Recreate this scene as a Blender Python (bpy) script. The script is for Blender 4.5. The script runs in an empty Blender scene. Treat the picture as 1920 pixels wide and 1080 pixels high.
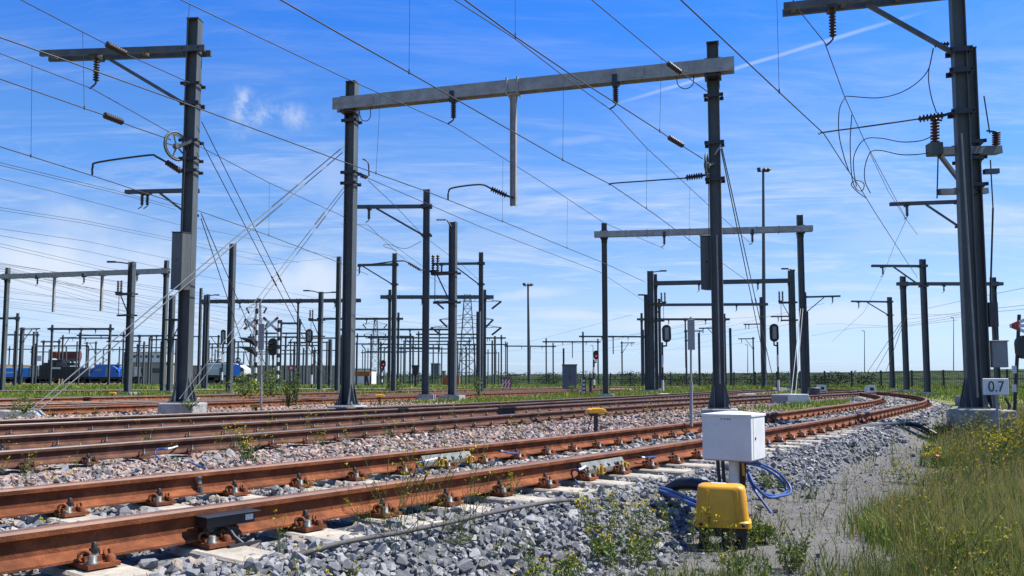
import bpy, bmesh, math, random
import numpy as np
from mathutils import Vector, Matrix
random.seed(7); rng = np.random.default_rng(7)
S = bpy.context.scene; COL = S.collection
V = Vector
# ---------------------------------------------------------------- camera
F = 1550.0; PITCH = math.radians(4.4); CZ = 0.81; HZ = 715.0
SH = HZ - 540 - F*math.tan(PITCH)
cam_d = bpy.data.cameras.new("camera"); cam = bpy.data.objects.new("camera", cam_d); COL.objects.link(cam)
cam_d.sensor_width = 36; cam_d.lens = 36*F/1920; cam_d.shift_y = SH/1920
cam_d.clip_start = .05; cam_d.clip_end = 6000
cam.location = (0, 0, CZ); cam.rotation_euler = (math.pi/2 + PITCH, 0, 0)
S.camera = cam
cP, sP = math.cos(PITCH), math.sin(PITCH)
def ray(u, v):
    xc = (u-960)/F; yc = (540+SH-v)/F
    return V((xc, cP-yc*sP, sP+yc*cP))
def onz(u, v, z):
    d = ray(u, v); t = (z-CZ)/d.z
    return V((d.x*t, d.y*t, z))
def at(u, v, Y):
    d = ray(u, v); t = Y/d.y
    return V((d.x*t, Y, CZ+d.z*t))
# ---------------------------------------------------------------- materials
def newmat(name):
    m = bpy.data.materials.new(name); m.use_nodes = True
    nt = m.node_tree; b = nt.nodes['Principled BSDF']
    return m, nt, b
G = .76     # exposure sits half a stop up, so paints and stones take their darker real values
def lin(c): return (c[0]*G, c[1]*G, c[2]*G, 1)
def mat(name, col, rough=.6, metal=0, var=.25, scale=6, bump=.0, bscale=40, col2=None, streak=False, emit=None, spec=.5, stain=0, stsc=2.2):
    m, nt, b = newmat(name); N = nt.nodes; L = nt.links
    b.inputs['Roughness'].default_value = rough; b.inputs['Metallic'].default_value = metal
    b.inputs['Specular IOR Level'].default_value = spec
    tc = N.new('ShaderNodeTexCoord'); n = N.new('ShaderNodeTexNoise'); n.inputs['Scale'].default_value = scale
    n.inputs['Detail'].default_value = 6; n.inputs['Roughness'].default_value = .65
    geo = N.new('ShaderNodeNewGeometry'); src = geo.outputs['Position']
    if streak:
        mp = N.new('ShaderNodeMapping'); mp.inputs['Scale'].default_value = (1, 1, .12); L.new(src, mp.inputs[0]); src = mp.outputs[0]
    L.new(src, n.inputs['Vector'])
    r = N.new('ShaderNodeValToRGB'); r.color_ramp.elements[0].position = .3; r.color_ramp.elements[1].position = .72
    c2 = col2 if col2 else tuple(min(1, c*(1+var)) for c in col)
    c1 = col if col2 else tuple(c*(1-var) for c in col)
    r.color_ramp.elements[0].color = lin(c1); r.color_ramp.elements[1].color = lin(c2)
    L.new(n.outputs['Fac'], r.inputs[0]); out = r.outputs[0]
    if stain:      # grime and weathering patches
        n3 = N.new('ShaderNodeTexNoise'); n3.inputs['Scale'].default_value = stsc; n3.inputs['Detail'].default_value = 9; n3.inputs['Roughness'].default_value = .72; L.new(src, n3.inputs['Vector'])
        mr = N.new('ShaderNodeMapRange'); mr.inputs[1].default_value = .38; mr.inputs[2].default_value = .62; mr.inputs[3].default_value = 1-stain; mr.inputs[4].default_value = 1.06; L.new(n3.outputs['Fac'], mr.inputs[0])
        vm = N.new('ShaderNodeVectorMath'); vm.operation = 'SCALE'; L.new(out, vm.inputs[0]); L.new(mr.outputs[0], vm.inputs['Scale']); out = vm.outputs[0]
    L.new(out, b.inputs['Base Color'])
    if bump:
        n2 = N.new('ShaderNodeTexNoise'); n2.inputs['Scale'].default_value = bscale; n2.inputs['Detail'].default_value = 5
        L.new(geo.outputs['Position'], n2.inputs['Vector'])
        bp = N.new('ShaderNodeBump'); bp.inputs['Strength'].default_value = bump; bp.inputs['Distance'].default_value = .01
        L.new(n2.outputs['Fac'], bp.inputs['Height']); L.new(bp.outputs[0], b.inputs['Normal'])
    if emit:
        b.inputs['Emission Color'].default_value = lin(emit[0]); b.inputs['Emission Strength'].default_value = emit[1]
    return m
M = {}
M['steel'] = mat('mast_steel', (.108, .122, .122), .55, 0, .25, 5, .15, 60, streak=True, stain=.3, stsc=3)
M['steel_light'] = mat('galvanised_steel', (.40, .395, .375), .55, .0, .18, 4, .12, 60, stain=.25, stsc=3)
M['steel_far'] = mat('far_mast_steel', (.075, .088, .095), .6, 0, .2, 2)
M['dark'] = mat('dark_fittings', (.035, .035, .04), .5)
M['black'] = mat('black_paint', (.015, .015, .017), .45)
M['wire'] = mat('copper_wire', (.045, .05, .05), .5)
M['rope'] = mat('galvanised_rope', (.25, .26, .255), .5, .1)
M['ins'] = mat('brown_porcelain', (.03, .018, .016), .5)
M['ins_red'] = mat('red_porcelain', (.09, .02, .015), .45)
M['rust'] = mat('rail_rust', (.14, .038, .013), .85, 0, 0, 7, .35, 120, col2=(.37, .122, .045), spec=.25, stain=.5, stsc=4)
M['rust_dark'] = mat('rail_rust_dark', (.085, .034, .020), .8, 0, 0, 7, .3, 120, col2=(.19, .08, .046), spec=.3, stain=.5, stsc=3)
M['railtop'] = mat('rail_head_brown', (.17, .068, .034), .6, 0, 0, 5, .1, 150, col2=(.27, .125, .068), stain=.4, stsc=3)
M['railtop2'] = mat('rail_head_dark', (.07, .052, .042), .5, .1, 0, 5, .1, 150, col2=(.13, .095, .075))
M['bolt'] = mat('bolt_steel', (.045, .042, .038), .5, .3, .4, 60)
M['bolt_light'] = mat('zinc_bolt', (.14, .14, .125), .5, .2, .4, 60)
M['concrete'] = mat('concrete', (.42, .42, .40), .9, 0, .15, 6, .5, 70, stain=.3, stsc=3)
M['sleeper'] = mat('sleeper_concrete', (.52, .46, .36), .9, 0, .14, 9, .4, 90, stain=.4, stsc=5)
M['white'] = mat('white_enamel', (.80, .80, .79), .45, 0, .03, 3, stain=.07, stsc=5)
M['whitep'] = mat('white_paint', (.75, .75, .73), .5, 0, .08, 8)
M['yellow'] = mat('yellow_polyester', (.86, .40, .012), .42, 0, .08, 8, .06, 30, stain=.18, stsc=6)
M['blue_cable'] = mat('blue_cable', (.03, .085, .27), .45, 0, .25, 12)
M['blue'] = mat('blue_paint', (.03, .15, .62), .45, 0, .15, 1)
M['blue2'] = mat('bright_blue_paint', (.03, .28, .85), .45, 0, .12, 1)
M['grey'] = mat('grey_paint', (.30, .31, .31), .6, 0, .1, 4)
M['loco_grey'] = mat('pale_loco_grey', (.62, .63, .63), .5, 0, .1, 1)
M['grey_dark'] = mat('dark_grey_cabinet', (.10, .125, .15), .55, 0, .1, 3)
M['beige'] = mat('beige_wall', (.36, .32, .26), .9, 0, .15, .4)
M['red'] = mat('red_paint', (.5, .03, .03), .5)
M['redlamp'] = mat('red_signal_lamp', (.6, .02, .02), .4, emit=((1, .03, .02), .7))
M['orange'] = mat('orange_steel', (.45, .13, .03), .7)
M['container'] = mat('oxide_container', (.17, .04, .03), .7, 0, .15, .8)
M['glass'] = mat('dark_glass', (.02, .025, .03), .1)
M['fence'] = mat('fence_steel', (.03, .04, .035), .6)
M['bark'] = mat('bark', (.10, .075, .05), .9)
M['joint'] = mat('insulated_joint_resin', (.22, .235, .21), .7, 0, .18, 30, .2, 80, stain=.4, stsc=9)
M['wood'] = mat('grey_timber', (.28, .26, .22), .85, 0, .2, 20, .3, 60)
M['yellow_ochre'] = mat('ochre_clip', (.42, .25, .02), .6, 0, .3, 30)
def tintmat(name, ramp, rough=.85, spec=.3, trans=0):
    m, nt, b = newmat(name); N = nt.nodes; L = nt.links
    a = N.new('ShaderNodeAttribute'); a.attribute_name = 'tint'
    r = N.new('ShaderNodeValToRGB'); e = r.color_ramp.elements
    while len(e) < len(ramp): e.new(.5)
    for i, (p, c) in enumerate(ramp): e[i].position = p; e[i].color = lin(c)
    L.new(a.outputs['Fac'], r.inputs[0]); L.new(r.outputs[0], b.inputs['Base Color'])
    b.inputs['Roughness'].default_value = rough; b.inputs['Specular IOR Level'].default_value = spec
    if trans:
        t = N.new('ShaderNodeBsdfTranslucent'); L.new(r.outputs[0], t.inputs['Color'])
        mx = N.new('ShaderNodeMixShader'); mx.inputs[0].default_value = trans
        L.new(b.outputs[0], mx.inputs[1]); L.new(t.outputs[0], mx.inputs[2]); L.new(mx.outputs[0], N['Material Output'].inputs['Surface'])
    return m, nt, r, b
def stonemat(name, ramp):
    m, nt, r, b = tintmat(name, ramp, .9, .25)
    N = nt.nodes; L = nt.links
    g = N.new('ShaderNodeNewGeometry'); n = N.new('ShaderNodeTexNoise'); n.inputs['Scale'].default_value = 70; n.inputs['Detail'].default_value = 5
    L.new(g.outputs['Position'], n.inputs['Vector'])
    mr = N.new('ShaderNodeMapRange'); mr.inputs[3].default_value = .6; mr.inputs[4].default_value = 1.35
    L.new(n.outputs['Fac'], mr.inputs[0])
    vm = N.new('ShaderNodeVectorMath'); vm.operation = 'SCALE'
    L.new(r.outputs[0], vm.inputs[0]); L.new(mr.outputs[0], vm.inputs['Scale']); L.new(vm.outputs[0], b.inputs['Base Color'])
    bp = N.new('ShaderNodeBump'); bp.inputs['Strength'].default_value = .35; bp.inputs['Distance'].default_value = .006
    L.new(n.outputs['Fac'], bp.inputs['Height']); L.new(bp.outputs[0], b.inputs['Normal'])
    return m
M['stone_grey'] = stonemat('grey_ballast_stone', [(0, (.09, .092, .094)), (.4, (.235, .236, .238)), (.8, (.39, .385, .37)), (.93, (.48, .44, .38)), (1, (.24, .155, .105))])
M['stone_pink'] = stonemat('pink_ballast_stone', [(0, (.18, .12, .10)), (.4, (.38, .265, .21)), (.75, (.52, .39, .315)), (.92, (.46, .435, .40)), (1, (.25, .16, .13))])
M['grass'] = tintmat('grass_blade', [(0, (.055, .11, .018)), (.35, (.14, .22, .032)), (.65, (.28, .32, .06)), (.84, (.38, .29, .10)), (1, (.50, .36, .18))], .7, .2, .3)[0]
M['leaf'] = tintmat('weed_leaf', [(0, (.06, .11, .02)), (.5, (.12, .19, .035)), (.9, (.20, .26, .05)), (1, (.26, .27, .08))], .6, .3, .3)[0]
M['flower'] = tintmat('yellow_petal', [(0, (.55, .45, .01)), (1, (.75, .62, .04))], .6, .2, .2)[0]
M['stalk'] = tintmat('dry_stalk', [(0, (.10, .12, .03)), (.5, (.20, .18, .07)), (1, (.32, .25, .12))], .8, .2, .15)[0]
M['tree'] = tintmat('far_foliage', [(0, (.018, .035, .014)), (1, (.055, .085, .028))], .8, .2)[0]
M['grit'] = stonemat('path_grit', [(0, (.07, .066, .058)), (.5, (.16, .152, .136)), (1, (.30, .285, .255))])
M['duct'] = mat('weathered_duct', (.10, .095, .085), .8, 0, .3, 12)
def groundmat(name, c_list, vscale, bump, nscale=.6, dist=.03):
    m, nt, b = newmat(name); N = nt.nodes; L = nt.links
    g = N.new('ShaderNodeNewGeometry')
    vo = N.new('ShaderNodeTexVoronoi'); vo.inputs['Scale'].default_value = vscale; L.new(g.outputs['Position'], vo.inputs['Vector'])
    n = N.new('ShaderNodeTexNoise'); n.inputs['Scale'].default_value = nscale; n.inputs['Detail'].default_value = 8; n.inputs['Roughness'].default_value = .7
    L.new(g.outputs['Position'], n.inputs['Vector'])
    sep = N.new('ShaderNodeSeparateColor'); L.new(vo.outputs['Color'], sep.inputs[0])
    mx = N.new('ShaderNodeMath'); mx.operation = 'MULTIPLY_ADD'; mx.inputs[1].default_value = .35; L.new(sep.outputs[0], mx.inputs[0])
    m2 = N.new('ShaderNodeMath'); m2.operation = 'MULTIPLY_ADD'; m2.inputs[1].default_value = 1.7; m2.inputs[2].default_value = -.52
    L.new(n.outputs['Fac'], m2.inputs[0]); L.new(m2.outputs[0], mx.inputs[2])
    r = N.new('ShaderNodeValToRGB'); e = r.color_ramp.elements
    while len(e) < len(c_list): e.new(.5)
    for i, c in enumerate(c_list): e[i].position = i/(len(c_list)-1); e[i].color = lin(c)
    L.new(mx.outputs[0], r.inputs[0]); L.new(r.outputs[0], b.inputs['Base Color'])
    b.inputs['Roughness'].default_value = .95; b.inputs['Specular IOR Level'].default_value = .15
    bp = N.new('ShaderNodeBump'); bp.inputs['Strength'].default_value = bump; bp.inputs['Distance'].default_value = dist
    L.new(vo.outputs['Distance'], bp.inputs['Height']); bp.invert = True; L.new(bp.outputs[0], b.inputs['Normal'])
    return m
M['ballast_grey'] = groundmat('ballast_grey_bed', [(.07, .073, .078), (.14, .145, .15), (.22, .22, .22)], 22, 1.0)
M['ballast_pink'] = groundmat('ballast_pink_bed', [(.15, .105, .088), (.26, .19, .155), (.35, .27, .225)], 20, 1.0)
M['path'] = groundmat('grit_path', [(.09, .085, .073), (.15, .143, .126), (.19, .182, .163), (.235, .228, .208)], 130, .8, 2.2, .008)
M['ground'] = groundmat('grassy_earth', [(.07, .085, .025), (.13, .15, .04), (.21, .21, .065), (.25, .21, .10)], 9, .6, .5, .04)
M['hill'] = groundmat('dike_grass', [(.018, .034, .010), (.035, .058, .016), (.075, .10, .028)], 1.1, .8, .12, .4)
M['hill_brown'] = groundmat('brown_bank', [(.08, .07, .03), (.15, .11, .06), (.22, .16, .09)], .8, .5, .1, .3)
# ---------------------------------------------------------------- object helpers
ORG = {}
def tag(o, label=None, cat=None, group=None, kind=None):
    if label: o['label'] = label
    if cat: o['category'] = cat
    if group: o['group'] = group
    if kind: o['kind'] = kind
    return o
def thing(name, label, cat, loc, group=None, rz=0):
    o = bpy.data.objects.new(name, None); COL.objects.link(o); o.location = loc; o.rotation_euler = (0, 0, rz)
    o.empty_display_size = .2
    ORG[o] = V(loc)
    return tag(o, label, cat, group)
def frame(d, up=V((0, 0, 1))):
    d = d.normalized()
    if abs(d.dot(up)) > .98: up = V((0, 1, 0))
    a = d.cross(up).normalized(); b = a.cross(d).normalized()
    return a, b
class MB:
    def __init__(s): s.v = []; s.f = []; s.m = []; s.sm = []
    def add(s, vs, fs, mi=0, sm=False):
        o = len(s.v); s.v += [tuple(p) for p in vs]
        for f in fs: s.f.append([i+o for i in f]); s.m.append(mi); s.sm.append(sm)
        return s
    def box(s, c, hx, hy, hz, mi=0):      # c centre, hx.. half-axis vectors
        c = V(c); vs = [c+hx*a+hy*b+hz*d for d in (-1, 1) for b in (-1, 1) for a in (-1, 1)]
        return s.add(vs, [(0, 2, 3, 1), (4, 5, 7, 6), (0, 1, 5, 4), (2, 6, 7, 3), (0, 4, 6, 2), (1, 3, 7, 5)], mi)
    def bz(s, c, sx, sy, sz, yaw=0, mi=0):
        e1 = V((math.cos(yaw), math.sin(yaw), 0)); e2 = V((-e1.y, e1.x, 0))
        return s.box(c, e1*sx/2, e2*sy/2, V((0, 0, sz/2)), mi)
    def bar(s, p0, p1, w, h, mi=0, up=V((0, 0, 1))):
        p0 = V(p0); p1 = V(p1); a, b = frame(p1-p0, up)
        return s.box((p0+p1)/2, a*w/2, b*h/2, (p1-p0)/2, mi)
    def prism(s, prof, p0, p1, a, b, mi=0, scale1=1):
        p0 = V(p0); p1 = V(p1); n = len(prof)
        vs = [p0+a*x+b*y for x, y in prof]+[p1+a*x*scale1+b*y*scale1 for x, y in prof]
        return s.add(vs, [tuple(range(n))[::-1], tuple(range(n, 2*n))]+[(i, (i+1) % n, n+(i+1) % n, n+i) for i in range(n)], mi)
    def hbeam(s, p0, p1, a, b, d, w, t=.018, mi=0):   # web along a (depth d), flanges along b (width w)
        h, k = d/2, w/2; q = t*.6
        pr = [(-h, -k), (-h+t, -k), (-h+t, -q), (h-t, -q), (h-t, -k), (h, -k), (h, k), (h-t, k), (h-t, q), (-h+t, q), (-h+t, k), (-h, k)]
        return s.prism(pr, p0, p1, a, b, mi)
    def tube(s, pts, r, n=6, mi=0, r1=None, cap=True):
        pts = [V(p) for p in pts]; N = len(pts); vs = []; up = V((0, 0, 1)); pa = None
        for i, p in enumerate(pts):
            d = (pts[min(i+1, N-1)]-pts[max(i-1, 0)])
            a, b = frame(d)
            if pa is not None and a.dot(pa) < 0: a, b = -a, -b
            pa = a
            rr = r if r1 is None else r+(r1-r)*i/(N-1)
            for k in range(n):
                t = 2*math.pi*k/n; vs.append(p+a*math.cos(t)*rr+b*math.sin(t)*rr)
        fs = [(i*n+k, i*n+(k+1) % n, (i+1)*n+(k+1) % n, (i+1)*n+k) for i in range(N-1) for k in range(n)]
        s.add(vs, fs, mi, True)
        if cap: s.add(vs[:n], [tuple(range(n))[::-1]], mi); s.add(vs[-n:], [tuple(range(n))], mi)
        return s
    def lathe(s, prof, p0, ax, n=10, mi=0, sm=True):   # prof [(r, h)]
        p0 = V(p0); ax = V(ax).normalized(); a, b = frame(ax); vs = []
        for r, h in prof:
            for k in range(n):
                t = 2*math.pi*k/n; vs.append(p0+ax*h+a*math.cos(t)*r+b*math.sin(t)*r)
        m = len(prof)
        fs = [(i*n+k, i*n+(k+1) % n, (i+1)*n+(k+1) % n, (i+1)*n+k) for i in range(m-1) for k in range(n)]
        s.add(vs, fs, mi, sm); s.add(vs[:n], [tuple(range(n))[::-1]], mi); s.add(vs[-n:], [tuple(range(n))], mi)
        return s
    def torus(s, c, ax, R, r, n=14, k=6, mi=0, a0=0, a1=2*math.pi):
        ax = V(ax).normalized(); a, b = frame(ax); full = abs(a1-a0) > 6.2
        pts = [V(c)+a*math.cos(a0+(a1-a0)*i/n)*R+b*math.sin(a0+(a1-a0)*i/n)*R for i in range(n+1)]
        return s.tube(pts, r, k, mi, cap=not full)
    def ell(s, c, rx, ry, rz, n=10, m=7, mi=0, yaw=0):
        vs = []; c = V(c); e1 = V((math.cos(yaw), math.sin(yaw), 0)); e2 = V((-e1.y, e1.x, 0))
        for j in range(m+1):
            ph = math.pi*j/m
            for i in range(n):
                t = 2*math.pi*i/n; vs.append(c+e1*rx*math.sin(ph)*math.cos(t)+e2*ry*math.sin(ph)*math.sin(t)+V((0, 0, rz*math.cos(ph))))
        return s.add(vs, [(j*n+i, (j+1)*n+i, (j+1)*n+(i+1) % n, j*n+(i+1) % n) for j in range(m) for i in range(n)], mi, True)
    def mesh(s, name, mats, org=V((0, 0, 0))):
        me = bpy.data.meshes.new(name)
        me.from_pydata([(x-org.x, y-org.y, z-org.z) for x, y, z in s.v], [], s.f)
        for m in mats: me.materials.append(M[m] if isinstance(m, str) else m)
        me.polygons.foreach_set('material_index', s.m); me.polygons.foreach_set('use_smooth', s.sm)
        me.update(); return me
    def build(s, name, mats, parent=None, bevel=0):
        if not isinstance(mats, (list, tuple)): mats = [mats]
        org = ORG[parent] if parent else V((0, 0, 0))
        o = bpy.data.objects.new(name, s.mesh(name, mats, org)); COL.objects.link(o)
        if parent: o.parent = parent; ORG[o] = org
        else: ORG[o] = V((0, 0, 0))
        if bevel:
            bm = o.modifiers.new('bevel', 'BEVEL'); bm.width = bevel; bm.segments = 2; bm.limit_method = 'ANGLE'
        return o
    def solo(s, name, mats, loc, bevel=0):      # a top-level single mesh with its origin at loc
        if not isinstance(mats, (list, tuple)): mats = [mats]
        loc = V(loc)
        o = bpy.data.objects.new(name, s.mesh(name, mats, loc)); COL.objects.link(o); o.location = loc; ORG[o] = loc
        if bevel:
            bm = o.modifiers.new('bevel', 'BEVEL'); bm.width = bevel; bm.segments = 2; bm.limit_method = 'ANGLE'
        return o
def spline(pts, k=6):
    P = [V(p) for p in pts]; P = [P[0]*2-P[1]]+P+[P[-1]*2-P[-2]]; out = []
    for i in range(1, len(P)-2):
        for j in range(k):
            t = j/k; p0, p1, p2, p3 = P[i-1:i+3]
            out.append(.5*((2*p1)+(p2-p0)*t+(2*p0-5*p1+4*p2-p3)*t*t+(3*p1-p0-3*p2+p3)*t**3))
    out.append(P[-2]); return out
def bulk(name, verts, faces_n, loops, mats, tint=None, midx=None, kind='stuff', smooth=False, parent=None):
    """one mesh from numpy arrays; faces_n = corners per face (constant)"""
    me = bpy.data.meshes.new(name); nv = len(verts); nf = len(loops)//faces_n
    me.vertices.add(nv); me.vertices.foreach_set('co', verts.astype(np.float32).ravel())
    me.loops.add(nf*faces_n); me.loops.foreach_set('vertex_index', loops.astype(np.int32))
    me.polygons.add(nf); me.polygons.foreach_set('loop_start', np.arange(0, nf*faces_n, faces_n, dtype=np.int32))
    for m in mats: me.materials.append(M[m])
    if midx is not None: me.polygons.foreach_set('material_index', midx.astype(np.int32))
    me.polygons.foreach_set('use_smooth', np.full(nf, smooth))
    if tint is not None:
        a = me.attributes.new('tint', 'FLOAT', 'POINT'); a.data.foreach_set('value', tint.astype(np.float32))
    me.update(calc_edges=True)
    o = bpy.data.objects.new(name, me); COL.objects.link(o)
    if kind: o['kind'] = kind
    if parent: o.parent = parent
    return o
# ---------------------------------------------------------------- tracks
def polyline(pts2, step=.4, smooth=12):
    """resample 2D points and smooth"""
    P = np.array(pts2, float); d = np.r_[0, np.cumsum(np.hypot(*np.diff(P, axis=0).T))]
    t = np.arange(0, d[-1], step); X = np.interp(t, d, P[:, 0]); Y = np.interp(t, d, P[:, 1])
    for _ in range(smooth):
        for A in (X, Y):
            A[2:-2] = (A[:-4]+A[1:-3]+A[2:-2]+A[3:-1]+A[4:])/5
    return np.c_[X, Y]
def offset(P, o):      # + is to the left of travel
    T = np.gradient(P, axis=0); T /= np.linalg.norm(T, axis=1)[:, None]
    return P+np.c_[-T[:, 1], T[:, 0]]*o
def px2(l, z=.19): return [tuple(onz(u, v, z)[:2]) for u, v in l]
def extend(pts, back, fwd):
    a, b = np.array(pts[0]), np.array(pts[1]); d = (a-b)/np.linalg.norm(a-b)
    e, f = np.array(pts[-1]), np.array(pts[-2]); g = (e-f)/np.linalg.norm(e-f)
    return [tuple(a+d*back)]+list(pts)+[tuple(e+g*fwd)]
near = px2([(0, 998), (640, 915), (1040, 863), (1207, 842), (1433, 803), (1560, 785), (1650, 768), (1700, 758), (1740, 752)])
near += [(15.2, 30.3), (17.6, 35.9), (20.3, 44.0), (22.6, 52), (24.2, 60)]
R1 = polyline(extend(near, 5.5, 10), .4, 30); T1C = offset(R1, .753); R1b = offset(R1, 1.506)
r3 = px2([(0, 845), (320, 823), (640, 801), (960, 775), (1280, 754), (1420, 746.5)])
R2 = polyline(extend(r3, 6, 30), .5, 40); T2C = offset(R2, .753); R2b = offset(R2, 1.506)
r1 = px2([(0, 795.5), (280, 784.5), (640, 770), (960, 757.8), (1280, 740)])
R3 = polyline(extend(r1, 6, 30), .5, 40); T3C = offset(R3, .753); R3b = offset(R3, 1.506)
R4 = polyline(extend([(-11.48, 18.64), (-9.62, 23.06), (-6.4, 30.7)], 12, 40), .8, 20); T4C = offset(R4, .753)
R5 = polyline(extend([(-13.88, 22.53), (-8.6, 30.0), (-4.72, 40.5)], 12, 40), .8, 20); T5C = offset(R5, .753)
R6 = polyline(extend([(-18.1, 29.3), (-12.8, 41.0)], 14, 50), .8, 20); T6C = offset(R6, .753)
R7 = polyline(extend([(-34, 55), (-20, 67.0)], 20, 60), .8, 20); T7C = offset(R7, .753)
RAILP = [(-.07, 0), (.07, 0), (.07, .011), (.026, .026), (.0085, .042), (.0085, .106), (.018, .116), (.035, .122), (.036, .146), (.028, .157), (.014, .160)]
RAILP = RAILP+[(-x, y) for x, y in RAILP[:1:-1]]
def sweep_rail(P, z0, mats, parent, dz=0):
    n = len(RAILP); L = offset(P, 1.0)-P
    mb = MB(); vs = []
    for i, (x, y) in enumerate(P):
        for a, h in RAILP: vs.append((x-L[i, 0]*a, y-L[i, 1]*a, z0+h))
    fs = []; mi = []
    for i in range(len(P)-1):
        for k in range(n):
            fs.append((i*n+k, i*n+(k+1) % n, (i+1)*n+(k+1) % n, (i+1)*n+k)); mi.append(1 if 8 <= k <= 11 else 0)
    mb.v = vs; mb.f = fs; mb.m = mi; mb.sm = [False]*len(fs)
    return mb.build('rail', mats, parent)
def sleeper_mesh(mt, top=0.0, w=.24, L=2.5):
    mb = MB(); h = .16
    pr = [(-w/2-.03, -h), (w/2+.03, -h), (w/2, -.012), (w/2-.012, 0), (-w/2+.012, 0), (-w/2, -.012)]
    mb.prism(pr, V((-L/2, 0, top)), V((L/2, 0, top)), V((0, 1, 0)), V((0, 0, 1)))
    return mb.mesh('sleeper', [mt])
def fastener_mesh(light=True, detail=True):
    """ribbed plate, clamp bolts, curled spring clips on both sides of a rail; x across the rail, y along it; z=0 is sleeper top"""
    mb = MB()
    mb.box((0, 0, .011), V((.185, 0, 0)), V((0, .08, 0)), V((0, 0, .011)), 0)
    for sx in (-1, 1):
        x = sx*.10
        mb.box((x, 0, .034), V((.016, 0, 0)), V((0, .062, 0)), V((0, 0, .014)), 0)
        if not detail:
            mb.lathe([(.022, 0), (.022, .06), (.012, .06), (.012, .10)], (x-.012*sx, -.015, .025), (0, 0, 1), 6, 1)
            mb.torus((x, .04, .06), (.4*sx, 1, 0), .024, .008, 8, 4, 0)
            continue
        # central clamp bolt: washer, nut, threaded end
        c = V((x-.018*sx, 0, .03))
        mb.lathe([(.028, 0), (.028, .010), (.022, .012), (.021, .032)], c, (0, 0, 1), 10, 2 if light else 1)
        mb.lathe([(.024, .032), (.024, .054)], c, (0, 0, 1), 6, 1, False)
        mb.lathe([(.014, .05), (.014, .080), (.010, .085)], c, (0, 0, 1), 8, 1)
        mb.box(c+V((-.02*sx, 0, .028)), V((.022, 0, 0)), V((0, .03, 0)), V((0, 0, .010)), 1)
        # curled clip loops before and behind the bolt
        for sy in (-1, 1):
            mb.torus((x, sy*.056, .052), (sx*.8, sy*.6, .1), .027, .0085, 14, 6, 0)
            mb.tube([(x-.02*sx, sy*.045, .034), (x-.045*sx, sy*.03, .030), (x-.06*sx, sy*.012, .034)], .0085, 5, 0)
        # outer screw spike
        c2 = V((sx*.155, .045, .022))
        mb.lathe([(.030, 0), (.030, .009), (.021, .012), (.021, .040), (.014, .044)], c2, (0, 0, 1), 10, 2 if light else 1)
        c3 = V((sx*.155, -.045, .022))
        mb.lathe([(.026, 0), (.024, .02), (.016, .034)], c3, (0, 0, 1), 8, 0)
    return mb.mesh('rail_fastener', [M['rust'] if light else M['rust_dark'], M['bolt'], M['bolt_light']])
def along(P, step, phase):
    d = np.r_[0, np.cumsum(np.hypot(*np.diff(P, axis=0).T))]
    t = np.arange(phase, d[-1]-.5, step)
    X = np.interp(t, d, P[:, 0]); Y = np.interp(t, d, P[:, 1])
    X2 = np.interp(t+.1, d, P[:, 0]); Y2 = np.interp(t+.1, d, P[:, 1])
    return [(x, y, math.atan2(y2-y, x2-x)) for x, y, x2, y2 in zip(X, Y, X2, Y2)]
SLEEPERS1 = []
def make_track(label, Pa, Pb, PC, z0, railmats, slm, ymax, nfast, step=.57, phase=0, sl_top=0.0, light=True, zb=0, seen=lambda x, y: True, detail_until=14):
    i0 = int(np.argmin(np.hypot(PC[:, 0], PC[:, 1]-6)))
    root = thing('railway_track', label, 'railway track', (PC[i0, 0], PC[i0, 1], z0))
    sweep_rail(Pa, z0, railmats, root); sweep_rail(Pb, z0+zb, railmats, root)
    sm = sleeper_mesh(slm, sl_top); fm = fastener_mesh(light, True); fl = fastener_mesh(light, False)
    n = 0; rest = MB(); resto = []
    for x, y, a in along(PC, step, phase):
        if y < .8 or y > ymax or not seen(x, y): continue
        n += 1
        if n > 100: continue
        o = bpy.data.objects.new('sleeper', sm); COL.objects.link(o); o.parent = root
        o.location = V((x, y, z0-.03))-ORG[root]; o.rotation_euler = (0, 0, a+math.pi/2)
        if Pa is R1: SLEEPERS1.append((x, y, a))
        for sx in (-1, 1):
            me = fm if y < detail_until else fl
            if n*2 <= nfast:
                f = bpy.data.objects.new('rail_fastener', me); COL.objects.link(f); f.parent = o
                f.location = (sx*.753, 0, .008 if sx < 0 else .008+zb); f.scale = (.95, .88, .86)
            else: resto.append((o.location.copy()+V((math.cos(a+math.pi/2)*sx*.753, math.sin(a+math.pi/2)*sx*.753, .008+(zb if sx > 0 else 0))), a+math.pi/2, me))
    if resto:
        vs = []; lp = []; mi = []; off = 0
        me = resto[0][2]; me = fl
        base = np.array([v.co[:] for v in me.vertices]); me.calc_loop_triangles()
        tris = np.array([t.vertices[:] for t in me.loop_triangles]); tm = np.array([t.material_index for t in me.loop_triangles])
        for l, a, _ in resto:
            c, s = math.cos(a), math.sin(a)
            q = np.c_[base[:, 0]*c-base[:, 1]*s+l.x, base[:, 0]*s+base[:, 1]*c+l.y, base[:, 2]+l.z]
            vs.append(q); lp.append(tris+off); mi.append(tm); off += len(base)
        b = bulk('rail_fastener', np.concatenate(vs), 3, np.concatenate(lp).ravel(), ['rust', 'bolt', 'bolt_light'], None, np.concatenate(mi), 'stuff', parent=root)
    return root
inview = lambda x, y: abs(x) < .66*y+1.2
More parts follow.
